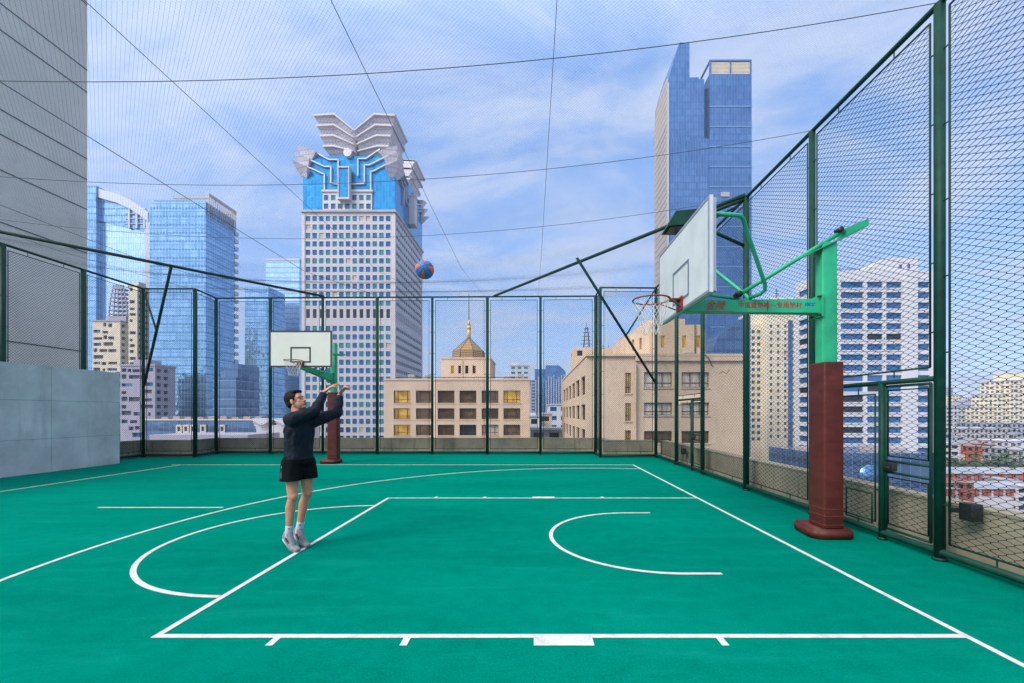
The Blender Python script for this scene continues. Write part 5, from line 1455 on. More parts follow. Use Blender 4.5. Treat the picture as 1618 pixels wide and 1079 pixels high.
# ------------------------------------------------ beige block ahead, with domed roof house
dE = 80.0; kE = dE / F
E0, E1 = PX(607, dE), PX(837, dE); zE = PZ(601, dE)
EB = thing('beige_building', ((E0 + E1) / 2, dE + 8, GZ), 'pinkish beige office block with six windows a row straight ahead', 'building')
mb = MB(); pr = []
cols = [622, 657, 691.5, 726, 761, 795.5]
rows = [(617, 636.5), (645, 662), (671, 688)]
hs = []
for c in cols:
    for (a, b) in rows: hs.append((PX(c, dE) - E0, PZ(b, dE), 26.5 * kE, (b - a) * kE))
    for j in range(6): hs.append((PX(c, dE) - E0, PZ(688 + 26.5 * (j + 1), dE), 26.5 * kE, 17 * kE))
shell(mb, E0, E1, dE, dE + 16, GZ, zE, {'F': hs}, 0.55, pr)
mb.build('wall', M['beige'], EB)
m_ = MB(); m_.box(E0 - .12, E1 + .12, dE - .12, dE + 16.1, zE + 0.002, zE + 0.35)
m_.box(E0 + .4, E1 - .4, dE + .4, dE + 15.6, zE + .35, zE + .4); m_.build('coping', M['beige'], EB)
ec = lambda r: round((r[3] + E0 - PX(622, dE)) / (34.6 * kE))
def pE(r):
    c, z = ec(r), r[4]
    if c == 0: return 0
    if c == 5: return 0 if z > PZ(640, dE) else 1
    return rnd.choice((1, 1, 1, 2, 3, 1))
windows(EB, pr, [M['winreflect'], M['winbrown'], M['windark'], M['wincurtain']], pE, (0.09, 1, 1, 0.05, [(0, 1, 0.28)]), sill=M['beige'])
m_ = MB()   # mullions that split every window into three lights, as parts of the wall face
for r in pr:
    O, u, n, a, z, w_, h_, dep = r
    for q in (0.22, 0.78):
        x = O.x + a + w_ * q; m_.box(x - .05, x + .05, dE + dep - .13, dE + dep - .055, z + .1, z + h_ - .1)
m_.build('mullions', M['frame'], EB)
for px_ in (640, 668, 800, 822):
    m_ = MB(); x_ = PX(px_, dE); m_.bbox(x_ - .6, x_ + .6, dE + 4, dE + 4.9, zE + .42, zE + .42 + rnd.uniform(.7, 1.1), .03); m_.build('roof_unit', M['roofgrey'], EB)
m_ = MB(); m_.tube([(E0 + 1.5, dE + 2, zE + .75), (E1 - 1.5, dE + 2, zE + .75)], .07, 6)
for i in range(9): m_.tube([(E0 + 2 + i * (E1 - E0 - 4) / 8, dE + 2, zE + .4), (E0 + 2 + i * (E1 - E0 - 4) / 8, dE + 2, zE + .75)], .05, 5)
m_.build('roof_rail', M['frame'], EB)
# roof house with the golden octagon
dG = 92.0
RH = thing('domed_roof_house', (PX(737, dG), dG + 6, zE), 'beige roof house with golden octagonal roof, lantern and spire behind the six-window block', 'tower')
mb = MB(); pr = []
X0, X1, zt = PX(697, dG), PX(775, dG), PZ(567, dG)
hs = [(PX(px, dG) - X0, PZ(590, dG), 5 * dG / F, 12.5 * dG / F) for px in (712.5, 724, 735, 746.5)]
shell(mb, X0, X1, dG, dG + 12, GZ, zt, {'F': hs}, .4, pr)
mb.box(PX(728.6, dG), PX(731.0, dG), dG - .22, dG - .01, GZ, zt - .3)
mb.build('wall', M['beige'], RH)
windows(RH, pr, [M['winreflect'], M['winbrown'], M['windark']], lambda r: 0 if r[3] + X0 < PX(716, dG) else (2 if rnd.random() < .6 else 1))
m_ = MB(); m_.box(X0 - .15, X1 + .15, dG - .15, dG + 12.1, zt + .002, zt + .3)
m_.box(PX(708, dG), PX(714, dG), dG - 3, dG - 2.2, zE + .4, zE + 1.4); m_.box(PX(748, dG), PX(757, dG), dG - 3, dG - 2.2, zE + .4, zE + 1.3)
m_.build('coping', M['beige'], RH)
cx, cy = PX(735, dG), dG + 5.5; kk = (dG + 2) / F
def octa(r, z): return [(cx + r * math.cos(R(22.5 + 45 * i)), cy + r * math.sin(R(22.5 + 45 * i)), z) for i in range(8)]
zz_ = lambda py: PZ(py, dG + 1)
def frust(m_, r0, z0, r1, z1):
    a, b = octa(r0, z0), octa(r1, z1)
    m_.mesh(a + b, [(i, (i + 1) % 8, 8 + (i + 1) % 8, 8 + i) for i in range(8)])
r0 = 24.6 * kk / math.cos(R(22.5))
m_ = MB(); frust(m_, r0, zt + .3, r0, zz_(552)); frust(m_, r0, zz_(552), 2.4 * kk, zz_(529)); m_.build('gold_roof', M['gold'], RH)
m_ = MB()
for i in range(5):
    z = zt + .3 + (zz_(552) - zt - .3) * (i + .4) / 5; frust(m_, r0 + .10, z, r0 + .10, z + .16)
for i in range(7):
    t0 = (i + .2) / 7; t1 = t0 + .05
    ra, rb = r0 + (2.4 * kk - r0) * t0, r0 + (2.4 * kk - r0) * t1
    z0, z1 = zz_(552) + (zz_(529) - zz_(552)) * t0, zz_(552) + (zz_(529) - zz_(552)) * t1
    frust(m_, ra + .10, z0 + .05, rb + .10, z1 + .05)
for i in range(8):
    a, b = octa(r0, zz_(552))[i], octa(2.4 * kk, zz_(529))[i]; m_.tube([a, b], .09, 6)
    a = octa(r0, zt + .3)[i]; b = octa(r0, zz_(552))[i]; m_.tube([a, b], .09, 6)
m_.build('roof_ribs', M['creamdark'], RH)
m_ = MB(); m_.tube([(cx, cy, zz_(530)), (cx, cy, zz_(512))], 3.0 * kk, 8); m_.tube([(cx, cy, zz_(514)), (cx, cy, zz_(508))], 3.6 * kk, 8, radii=[3.6 * kk, 3.0 * kk]); m_.tube([(cx, cy, zz_(508)), (cx, cy, zz_(497))], 2 * kk, 8, radii=[3.0 * kk, .2 * kk]); m_.build('lantern', M['gold'], RH)
m_ = MB(); m_.tube([(cx, cy, zz_(498)), (cx, cy, zz_(456))], .09, 6); m_.build('spire', M['frame'], RH)

# ------------------------------------------------ beige block on the right
dR = 50.0; kR = dR / F
R0, R1 = PX(927, dR), PX(1178, dR); zR = PZ(563, dR)
yR1 = R0 * F / (888 - 840)
RB = thing('tan_building', ((R0 + R1) / 2, dR + 15, GZ), 'tan tiled block with tall left-side windows behind the right half of the far fence', 'building')
mb = MB(); pr = []
def hx(a, b, t, bt): return (PX(a, dR) - R0, PZ(bt, dR), (b - a) * kR, (bt - t) * kR)
hs = [hx(987.5, 997, 589, 621), hx(987.5, 997, 637, 665), hx(987.5, 997, 680, 700), hx(987.5, 997, 727, 748)]
grp = []
for a, b in ((1017.5, 1062), (1077, 1120.5)):
    for t, bt in ((588, 612), (636, 656), (681, 700), (727, 746)):
        h_ = hx(a, b, t, bt); hs.append(h_); grp.append(h_)
hl = []
Dp = yR1 - dR
for px_ in (906, 915.5, 923, 929.5):   # nearer columns are hidden by the corner; spread six pairs over the depth
    pass
for c in range(6):
    uy = 1.5 + c * 6.2
    for t, bt in ((590.5, 622), (637.6, 664.3), (679, 706), (727, 755)):
        hl.append((Dp - uy - 4.2, PZ(bt, dR) , 4.2, (bt - t) * kR * 0.98))
shell(mb, R0, R1, dR, yR1, GZ, zR, {'F': hs, 'L': hl}, .35, pr)
# the shallow set-back strip left of the main face, and a mid pier
mb.box(PX(1000, dR), PX(1003.5, dR), dR - .5, dR - .012, GZ, zR - .8)
mb.box(PX(1003.5, dR), R1, dR - .28, dR - .013, zR - .55, zR - .02)
mb.build('wall', M['beige2'], RB)
def pR(r):
    if r[2].x < 0: return 2 if rnd.random() < .7 else 1
    if r[5] < 1.2: return 0
    return 3 if rnd.random() < .75 else 1
windows(RB, pr, [M['winreflect'], M['winbrown'], M['windark'], M['wincurtain']], pR, (.07, 3, 1, .05, [(0, 1, .3)]), sill=M['beige2'])
m_ = MB(); m_.box(R0 - .1, R1 + .1, dR - .3, yR1 + .1, zR + .002, zR + .28); m_.build('coping', M['beige2'], RB)
# pipes and conduit on the face
m_ = MB()
m_.tube([P(1113, 560, 49.5), P(1120, 566, 49.55), P(1125, 578, 49.6), P(1128, 580, 49.6)], .05, 6)
m_.tube([P(1137, 590, 49.6), P(1142, 587, 49.6), P(1148, 590, 49.6), P(1153, 584, 49.6)], .035, 6)
m_.build('conduit', M['frame'], RB)
# upper storeys set back, chamfered corners
dU = 58.0; kU = dU / F
UP_ = thing('roof_storey', (PX(1070, dU), dU + 4, zR), 'chamfered beige roof storey with narrow golden windows above the tan block', 'building')
xa, xb = PX(1000, dU), PX(1130, dU); zu = PZ(513, dU); ch = 2.6
mb = MB(); pr = []
x_l, x_r = PX(1026, dU), PX(1112, dU)
hs = [(PX(px, dU) - x_l, PZ(549, dU), 6.2 * kU, 19 * kU) for px in (1044, 1078, 1100)]
facade(mb, (x_l, dU, 0), (1, 0, 0), (0, -1, 0), x_r - x_l, zR, zu, hs, .3, pr)
def seg(a, b, hs=()):
    a, b = Vector((*a, 0)), Vector((*b, 0)); t = (b - a); W = t.length; t.normalize()
    facade(mb, a, t, Vector((t.y, -t.x, 0)), W, zR, zu - 0.6, list(hs), .3, pr)
seg((xa, dU + 4.5), (x_l, dU), [(1.4, PZ(549, dU), .5, 1.6), (3.0, PZ(549, dU), .5, 1.6)]); seg((x_r, dU), (xb, dU + 3.0), [(.5, PZ(549, dU), .55, 1.65)]); seg((xb, dU + 3.0), (xb, dU + 14)); seg((xa, dU + 14), (xa, dU + 4.5), [(3, PZ(549, dU), .5, 1.6)])
mb.plan([(xa, dU + 4.5), (x_l, dU + .02), (x_r, dU + .02), (xb, dU + 3.0), (xb, dU + 14), (xa, dU + 14)], zu - .62, zu - .6)
mb.build('wall', M['beige2'], UP_)
windows(UP_, pr, [M['winreflect'], M['winbrown']], picker([4, 1]))
m_ = MB(); m_.plan([(PX(1040, dU), dU + 3), (PX(1095, dU), dU + 3), (PX(1103, dU), dU + 6), (PX(1103, dU), dU + 12), (PX(1034, dU), dU + 12), (PX(1034, dU), dU + 6)], zu - .6, PZ(496, dU)); m_.build('roof_house', M['beige'], UP_)
m_ = MB(); m_.tube([P(1098.5, 513, dU - .1), P(1098.5, 566, dU - .1)], .09, 8); m_.build('drain_pipe', M['joint'], UP_)
for i, px in enumerate((1085, 1093)):
    o = thing('air_conditioner', P(px, 566, 53), ['left-hand grey air conditioner on the roof edge of the tan block', 'right-hand grey air conditioner on the roof edge of the tan block'][i], 'air conditioner', 'air conditioners on the tan roof')
    m_ = MB(); c = P(px, 566, 53); m_.bbox(c.x - .28, c.x + .28, c.y, c.y + .3, zR + .28, zR + .88, .02); m_.build('case', M['roofgrey'], o)
    m_ = MB(); m_.tube([(c.x, c.y - .02, zR + .58), (c.x, c.y + .02, zR + .58)], .2, 16); m_.build('fan', M['frame'], o)
# roof block with lattice mast behind
dM = 80.0
MBk = thing('roof_block', (PX(940, dM), dM + 3, zR), 'grey-beige roof block under a small lattice mast left of the corner post', 'building')
mb = MB(); pr = []
shell(mb, PX(907, dM), PX(977, dM), dM, dM + 8, 5, PZ(549, dM), {'F': [(.6, PZ(562, dM), 1.0, 1.0)], 'L': [(2, PZ(562, dM), 1.5, 1)]}, .25, pr); mb.build('wall', M['beige'], MBk)
windows(MBk, pr, [M['windark']], lambda r: 0)
m_ = MB()
mx, my = PX(930, dM), dM + 3; zb0, zt0 = PZ(549, dM), PZ(512, dM)
for sx in (-.6, .6):
    for sy in (-.6, .6): m_.tube([(mx + sx, my + sy, zb0), (mx + sx * .35, my + sy * .35, zt0)], .06, 5)
for i in range(6):
    z = zb0 + (zt0 - zb0) * (i + .5) / 6; s_ = 1.3 - .15 * i
    m_.box(mx - s_, mx + s_, my - .05, my + .05, z, z + .08); m_.box(mx - .05, mx + .05, my - s_, my + s_, z + .1, z + .18)
m_.tube([(mx, my, zt0), (mx, my, zt0 + .8)], .04, 5)
for px in (957, 966): m_.tube([(PX(px, dM), my, zb0), (PX(px, dM), my, PZ(541, dM))], .06, 5)
m_.build('lattice_mast', M['frame'], MBk)

# ------------------------------------------------ tall tower on the right
dT = 250.0
GT = thing('tall_glass_tower', (PX(1120, dT), dT + 18, GZ), 'tallest deep blue glass tower with slanting left top and louvred right crown', 'skyscraper')
q2 = lambda a, b: (PX(1000 + a / 3.596, dT), PZ(40 + b / 3.596, dT))
yT1 = dT + 27
m_ = MB()
poly = [q2(203, 2600), q2(405, 2600), q2(405, 305), q2(375, 305), q2(375, 295), q2(322, 295), q2(322, 97), q2(265, 97), q2(240, 170), q2(218, 245), q2(203, 310)]
poly[0] = (poly[0][0], GZ); poly[1] = (poly[1][0], GZ)
m_.prism(poly, dT, yT1); m_.build('left_slab', M['bluefac3'], GT)
x0, _ = q2(428, 0); x1, zt = q2(665, 290)
m_ = MB(); m_.box(x0, x1, dT - 2, yT1 + 6, GZ, zt); m_.build('right_slab', M['bluefac3'], GT)
xg0, zg = q2(403, 650)
m_ = MB(); m_.box(xg0 + .02, x0 - .02, dT + 4, yT1, GZ, q2(0, 330)[1]); m_.build('recess', M['bluefac4'], GT)
m_ = MB(); m_.box(q2(203, 0)[0] + .5, x0 - .02, dT - 1.2, dT + 3.9, GZ, zg); m_.build('lower_front', M['bluefac3'], GT)
m_ = MB(); zt2 = q2(0, 210)[1]
for x in (x0, x1 - .9): 
    for y in (dT - 2, yT1 + 5.1): m_.box(x, x + .9, y, y + .9, zt, zt2)
m_.box(x0, x1, dT - 2.05, dT - 1.2, zt2 - .9, zt2); m_.box(x0, x1, yT1 + 5.2, yT1 + 6, zt2 - .9, zt2); m_.box(x0, x0 + .9, dT - 1.2, yT1 + 5.2, zt2 - .9, zt2); m_.box(x1 - .9, x1, dT - 1.2, yT1 + 5.2, zt2 - .9, zt2)
m_.box((x0 + x1) / 2 - .3, (x0 + x1) / 2 + .3, dT - 2, dT - 1.4, zt, zt2 - .9)
m_.build('crown_posts', M['bluefac4'], GT)
m_ = MB()
for i in range(9):
    z = zt + (zt2 - zt - 1.2) * (i + .3) / 9; m_.box(x0 + .92, x1 - .92, dT - 1.7, dT - 1.3, z, z + .45)
m_.build('crown_louvres', M['cream'], GT)
# the beige flank: a curved side wall
m_ = MB(); xl = q2(203, 0)[0]; xl2 = q2(184, 0)[0]
prof = []
for cx_, cy_ in ((129, 620), (132, 540), (137, 490), (146, 452), (160, 405), (178, 350), (201, 300)):
    y = min(xl * F / (160 + cx_ / 3.596), yT1 - .01); prof.append((y, PZ(40 + cy_ / 3.596, y)))
vs = []
for y, z in prof: vs += [(xl - .03, y, GZ), (xl - .03, y, z), (xl - .7, y, GZ), (xl - .7, y, z)]
for i in range(len(prof) - 1):
    b = i * 4; c = b + 4
    m_.mesh([vs[b], vs[b + 1], vs[b + 2], vs[b + 3], vs[c], vs[c + 1], vs[c + 2], vs[c + 3]], [(0, 1, 5, 4), (2, 6, 7, 3), (1, 3, 7, 5), (0, 4, 6, 2), (0, 2, 3, 1), (4, 5, 7, 6)])
m_.build('flank_wall', M['flank'] if 'flank' in M else M['cream'], GT)
m_ = MB()
for i in range(60):
    z = -20 + i * 3.9
    if z < PZ(190, dT): m_.box(xl - .95, xl - .71, dT + 3, yT1 - 3, z, z + .9)
m_.build('flank_slots', M['stonedark'], GT)
m_ = MB(); m_.box(xl - 1.0, xl - .04, dT - .9, dT - .02, GZ, q2(0, 330)[1]); m_.build('edge_trim', M['pale_metal'], GT)
m_ = MB(); a, b = q2(490, 960); e, g2 = q2(538, 985); m_.box(a, e, dT - 2.6, dT - 2.02, g2, b); m_.build('wall_panel', M['stonedark'], GT)
m_ = MB()
for i in range(14):
    z = PZ(150, dT) - 8.6 - i * 11.7
    m_.box(x0 - .05, x1 + .25, dT - 2.25, dT - 2.01, z, z + .55)
m_.build('ledges', M['mull'], GT)
# dark sloping-topped glass block in front of it
dS = 140.0
SB = thing('sloped_glass_block', (PX(1155, dS), dS + 8, GZ), 'dark blue glass block with a sloping top below the tallest tower', 'building')
m_ = MB(); m_.prism([(PX(1128, dS), GZ), (PX(1186, dS), GZ), (PX(1186, dS), PZ(497, dS)), (PX(1176, dS), PZ(503, dS)), (PX(1136, dS), PZ(530, dS)), (PX(1128, dS), PZ(546, dS))], dS, dS + 16)
m_.build('curtain_wall', M['bluefac4'], SB)

# ------------------------------------------------ white residential slabs on the right
dH = 185.0; kH = dH / F
HB = thing('cream_apartment_slab', (PX(1235, dH), dH + 8, GZ), 'cream apartment slab with many tiny windows left of the green column', 'apartment tower')
def hblock(name, a, b, top, y0, dep, wins, mat, pick, mats, cap):
    x0, x1 = PX(a, y0), PX(b, y0)
    mb = MB(); pr = []
    shell(mb, x0, x1, y0, y0 + dep, GZ, PZ(top, y0), wins(x0, x1, PZ(top, y0)), .4, pr)
    w = mb.build(name, M[mat], HB); windows(HB, pr, mats, pick, cap=cap)
def wgrid(nc, w_, h_, ph, first):
    def f_(x0, x1, zt):
        W = x1 - x0; st = W / nc; n = int((zt - first + 14) / ph)
        hs = [(st * (c + .5) - w_ / 2, zt - first - ph * r, w_, h_) for c in range(nc) for r in range(n)]
        return {'F': hs, 'L': [(2 + 3.2 * c, zt - first - ph * r, 1.6, h_) for c in range(3) for r in range(n)]}
    return f_
hblock('left_wing', 1186, 1212, 512, dH, 14, wgrid(3, 1.5, 1.4, 2.75, 4), 'cream', picker([1, 1]), [M['creamdark'], M['winblue']], 30)
hblock('middle_wing', 1213, 1258, 499, dH - 5, 16, wgrid(4, 1.1, 1.3, 2.75, 5), 'cream', picker([3, 1]), [M['creamdark'], M['winblue']], 40)
m_ = MB(); m_.box(PX(1234, dH), PX(1241, dH), dH - 5.15, dH - 5.01, GZ, PZ(510, dH)); m_.build('stair_strip', M['bluefac4'], HB)
m_ = MB(); m_.box(PX(1188, dH), PX(1210, dH), dH + 2, dH + 12, PZ(512, dH), PZ(492, dH)); m_.box(PX(1226, dH), PX(1262, dH), dH + 4, dH + 14, PZ(499, dH), PZ(466, dH));
for i in range(14): m_.box(PX(1213 + i * 3.4, dH - 5), PX(1214 + i * 3.4, dH - 5), dH - 5.3, dH - 4.7, PZ(499, dH - 5) + .002, PZ(496, dH - 5))
m_.build('roof_houses', M['cream'], HB)
m_ = MB(); x = PX(1244, dH); m_.tube([(x, dH + 8, PZ(466, dH)), (x, dH + 8, PZ(447, dH))], .15, 5)
for i in range(4): m_.box(x - 1.2 + .2 * i, x + 1.2 - .2 * i, dH + 7.9, dH + 8.1, PZ(464 - 4 * i, dH), PZ(464 - 4 * i, dH) + .2)
m_.build('roof_mast', M['frame'], HB)

dI = 120.0; kI = dI / F
IB = thing('white_slab_building', (PX(1400, dI), dI + 8, GZ), 'white slab building with rows of blue strip windows behind the right-hand gate', 'building')
I0, I1 = PX(1300, dI), PX(1482, dI); zI = PZ(428, dI)
mb = MB(); pr = []; hs = []
ph = 16.4 * kI
for r in range(22):
    zt_ = PZ(445, dI) - r * ph
    if zt_ < GZ + 12: break
    for a, b in ((1306, 1324), (1329, 1364.5), (1370.5, 1395), (1400.5, 1425), (1448.5, 1469)):
        hs.append((PX(a, dI) - I0, zt_ - 9.6 * kI, (b - a) * kI, 9.6 * kI))
hsl = [(1.6, h_[1], 4.3, h_[3]) for h_ in hs if abs(h_[0] - (PX(1306, dI) - I0)) < .01]
shell(mb, I0, I1, dI, dI + 12.5, GZ, zI, {'F': hs, 'L': hsl}, .45, pr)
mb.box(PX(1427, dI), PX(1446, dI), dI - .9, dI - .01, GZ, zI + .1)
mb.build('wall', M['white'], IB)
windows(IB, pr, [M['bluewin'], M['winblue'], M['windark']], picker([6, 2, .6]))
m_ = MB(); zc_ = PZ(403, dI)
m_.prism([(PX(1370, dI), zI + .002), (PX(1458, dI), zI + .002), (PX(1458, dI), zc_), (PX(1408, dI), zc_ - .3), (PX(1400, dI), zc_ - .8)], dI + 1.5, dI + 11.5); m_.build('stair_house', M['white'], IB)
m_ = MB()
for px in (1428, 1441): m_.box(PX(px, dI), PX(px + 4, dI), dI + 1.38, dI + 1.48, PZ(421, dI), PZ(415, dI))
m_.build('stair_windows', M['bluewin'], IB)
m_ = MB()
for px in (1312, 1328, 1344, 1360, 1376): m_.tube([(PX(px, dI), dI + .3, zI), (PX(px, dI), dI + .3, zI + .9)], .06, 5)
for z in (.5, .9): m_.tube([(I0, dI + .3, zI + z), (PX(1380, dI), dI + .3, zI + z)], .05, 5)
m_.build('roof_railing', M['frame'], IB)
m_ = MB()
for r in range(21):
    z = PZ(445, dI) - r * ph - 9.6 * kI - .25
    if z > GZ + 12: m_.box(I0 + .02, PX(1426, dI), dI - .10, dI - .012, z - .12, z)
m_.build('sill_bands', M['pale_metal'], IB)
dJ = 70.0
LB = thing('podium_hall', (PX(1390, dJ), dJ + 6, GZ), 'dark slate hall with an arched roof light below the white slab building', 'building')
m_ = MB(); m_.box(PX(1290, dJ), PX(1480, dJ), dJ, dJ + 14, GZ, PZ(716, dJ)); m_.build('wall', M['bluefac4'], LB)
m_ = MB(); m_.tube([(PX(1375, dJ), dJ - .3, PZ(752, dJ)), (PX(1375, dJ), dJ + 12, PZ(752, dJ))], 18 * dJ / F, 24); m_.build('arched_roof_light', M['bluefac3'], LB)
for px in (1300, 1330, 1410, 1445):
    m_ = MB(); m_.box(PX(px, dJ), PX(px + 14, dJ), dJ + 3, dJ + 7, PZ(716, dJ), PZ(716, dJ) + rnd.uniform(.4, 1.2)); m_.build('roof_unit', M['stonedark'], LB)

# ------------------------------------------------ far city: right edge, gap in the middle, skyline
def far_block(label, px0, px1, ptop, d_, dep, mat, win='winblue', ph=3.1, cw=3.0, steps=None, name='city_block', cat='building'):
    x0, x1 = PX(px0, d_), PX(px1, d_); zt = PZ(ptop, d_)
    o = thing(name, ((x0 + x1) / 2, d_ + dep / 2, GZ), label, cat)
    mb = MB(); pr = []; n = int((zt - GZ - 3) / ph); nc = max(1, int((x1 - x0 - .6) / cw)); st = (x1 - x0) / nc
    hs = [(st * (c + .5) - st * .3, zt - 2.6 - ph * r, st * .6, 1.5) for c in range(nc) for r in range(n)]
    nl = max(1, int(dep / cw)); sl = dep / nl
    hl_ = [(sl * (c + .5) - sl * .3, zt - 2.6 - ph * r, sl * .6, 1.5) for c in range(nl) for r in range(n)]
    shell(mb, x0, x1, d_, d_ + dep, GZ, zt, {'F': hs, 'L' if x0 > 0 else 'R': hl_}, .35, pr)
    for a, b, t in (steps or []): mb.box(PX(a, d_), PX(b, d_), d_ + dep * .2, d_ + dep * .8, zt + .001, PZ(t, d_))
    mb.build('wall', M[mat], o)
    m_ = MB()
    for r in pr: pane_into(m_, r)
    tag(m_.build('window_rows', M[win], o), kind='stuff')
    m_ = MB(); m_.box(x0 - .25, x1 + .25, d_ - .25, d_ + dep + .25, zt - .5, zt - .05) ; m_.build('roof_edge', M['pale_metal'], o)
    return o
far_block('cream terraced tower with stepped top at the right edge of the picture', 1596, 1680, 600, 300, 20, 'cream', 'creamdark', steps=[(1608, 1668, 588)])
far_block('cream lower shoulder of the terraced tower at the right edge', 1576, 1598, 622, 302, 18, 'cream', 'creamdark')
far_block('cream lowest shoulder beside the terraced tower at the right edge', 1562, 1577, 642, 304, 16, 'cream', 'creamdark')
far_block('white office block with blue windows just right of the big post', 1488, 1526, 642, 330, 18, 'white', 'bluewin')
far_block('grey-lilac block between the white office block and the terraced tower', 1528, 1562, 640, 350, 18, 'lilac', 'winblue', steps=[(1533, 1545, 632)])
far_block('distant cream block peeking over the white office block', 1500, 1520, 624, 520, 20, 'cream', 'creamdark')
far_block('distant white block rising behind the grey-lilac block', 1540, 1556, 626, 600, 20, 'white', 'winblue')
far_block('distant hazy grey tower beside the big right post', 1496, 1506, 612, 700, 20, 'lilac', 'winblue')
far_block('long pale warehouse before the terraced tower at the right edge', 1560, 1700, 668, 270, 20, 'roofgrey', 'windark')
far_block('long grey-brown office range low behind the right fence', 1485, 1590, 676, 240, 14, 'stonedark', 'windark', 3.0, 2.4)
far_block('pale pink house block at the right edge above the dark trees', 1585, 1700, 696, 200, 12, 'stone', 'creamdark')
# elevated road
ER = thing('elevated_road', (PX(1540, 215), 215, GZ), 'pale elevated road on piers low behind the right fence', 'viaduct')
m_ = MB(); m_.box(PX(1440, 215), PX(1580, 215), 212, 220, PZ(702, 215), PZ(697, 215)); m_.box(PX(1440, 215), PX(1580, 215), 212, 212.3, PZ(697, 215) + .001, PZ(694, 215)); m_.build('deck', M['pale_metal'], ER)
m_ = MB()
for i in range(6): x = PX(1450 + i * 24, 215); m_.box(x, x + 1.6, 214, 218, GZ, PZ(702, 215) - .01)
m_.build('piers', M['stone'], ER)
far_block('sandy market hall under the elevated road on the right', 1500, 1575, 708, 222, 10, 'cream', 'roofred', 3.0, 3.0)
# long low houses with red brick bays close below
for i, (pa, pb, pt, d_, lab) in enumerate(((1470, 1640, 772, 150, 'long low house with pale roof and red brick bays, nearest below the right parapet'), (1480, 1640, 748, 165, 'long low pale-roofed house second below the right parapet'))):
    x0, x1 = PX(pa, d_), PX(pb, d_); ze = PZ(pt, d_)
    o = thing('row_house', ((x0 + x1) / 2, d_, GZ), lab, 'house')
    m_ = MB(); m_.box(x0, x1, d_, d_ + 9, GZ, ze); m_.build('wall', M['stone'] if i == 0 else M['lilac'], o)
    m_ = MB(); m_.prism([(x0 - .5, 0), (x0 - .5, 0.01), (x1 + .5, .01), (x1 + .5, 0)], 0, .01)
    m_ = MB()
    m_.hexa([(x0 - .4, d_ - .8, ze), (x1 + .4, d_ - .8, ze), (x1 + .4, d_ + 9.8, ze), (x0 - .4, d_ + 9.8, ze), (x0 - .4, d_ + 3.6, ze + 1.9), (x1 + .4, d_ + 3.6, ze + 1.9), (x1 + .4, d_ + 5.4, ze + 1.9), (x0 - .4, d_ + 5.4, ze + 1.9)])
    m_.build('roof', M['roofgrey'], o)
    m_ = MB(); m2 = MB()
    n = 9
    for j in range(n):
        x = x0 + (x1 - x0) * (j + .3) / n
        m_.box(x, x + 1.5, d_ - .2, d_ - .01, ze - 2.6, ze - .05); m_.box(x + 1.9, x + 3.2, d_ - .2, d_ - .01, ze - 2.6, ze - .05)
        m2.box(x + 1.5, x + 1.9, d_ - .15, d_ - .01, ze - 2.4, ze - .4)
    m_.build('brick_bays', M['brick'] if i == 0 else M['roofred'], o); m2.build('windows', M['windark'], o)
far_block('flat white house roof tucked under the right parapet edge', 1470, 1560, 800, 130, 9, 'roofgrey', 'windark')
for i, (px, py, d_, wd, lab) in enumerate(((1520, 716, 200, 12, 'red-roofed house left of the pale pink block'), (1548, 712, 208, 11, 'red-roofed house right under the elevated road'), (1600, 722, 190, 12, 'red-roofed house at the right edge in front of the pale pink block'))):
    x0 = PX(px, d_); ze = PZ(py, d_)
    o = thing('red_roof_house', (x0, d_, GZ), lab, 'house')
    m_ = MB(); m_.box(x0 - wd / 2, x0 + wd / 2, d_, d_ + 8, GZ, ze); m_.build('wall', M['cream'], o)
    m_ = MB(); m_.mesh([(x0 - wd / 2 - .4, d_ - .5, ze), (x0 + wd / 2 + .4, d_ - .5, ze), (x0 + wd / 2 + .4, d_ + 8.5, ze), (x0 - wd / 2 - .4, d_ + 8.5, ze), (x0 - wd / 2 + 1, d_ + 4, ze + 2.6), (x0 + wd / 2 - 1, d_ + 4, ze + 2.6)], [(0, 1, 5, 4), (1, 2, 5), (2, 3, 4, 5), (3, 0, 4), (3, 2, 1, 0)]); m_.build('roof', M['roofred'], o)
lo = random.Random(21)
mats_ = ['stonedark', 'lilac', 'roofgrey', 'brick', 'cream', 'stone']; names_ = ['grey-brown', 'violet-grey', 'slate-grey', 'dark red', 'cream', 'off-white']
spots_ = [(1492, 684, 225), (1510, 690, 232), (1530, 684, 250), (1552, 682, 262), (1574, 680, 285), (1592, 684, 252), (1612, 676, 275), (1500, 700, 198), (1538, 704, 196), (1562, 700, 204), (1584, 706, 188), (1608, 708, 184), (1498, 760, 150), (1524, 762, 148), (1552, 764, 152), (1582, 758, 158), (1606, 766, 149), (1496, 655, 420), (1516, 658, 440), (1536, 655, 460), (1556, 659, 410), (1578, 657, 430), (1600, 652, 450)]
rows_ = ['back row under the white office block', 'back row', 'street behind the elevated road', 'row close below the parapet', 'far row at the foot of the skyline']
for i, (px, pt, d_) in enumerate(spots_):
    k_ = lo.randrange(6); wd = lo.uniform(10, 20)
    o1 = ['first', 'second', 'third', 'fourth', 'fifth', 'sixth', 'seventh'][i if i < 7 else (i - 7 if i < 12 else (i - 12 if i < 17 else i - 17))]
    far_block('%s low house, %s from the left, %s' % (names_[k_], o1, 'just behind the elevated road' if i < 7 else ('in front of the elevated road' if i < 12 else ('close below the right parapet' if i < 17 else 'far off before the skyline'))), px, px + wd, pt + lo.uniform(-2, 2), d_, 8, mats_[k_], 'windark', 3.0, 2.6, name='low_house', cat='house')
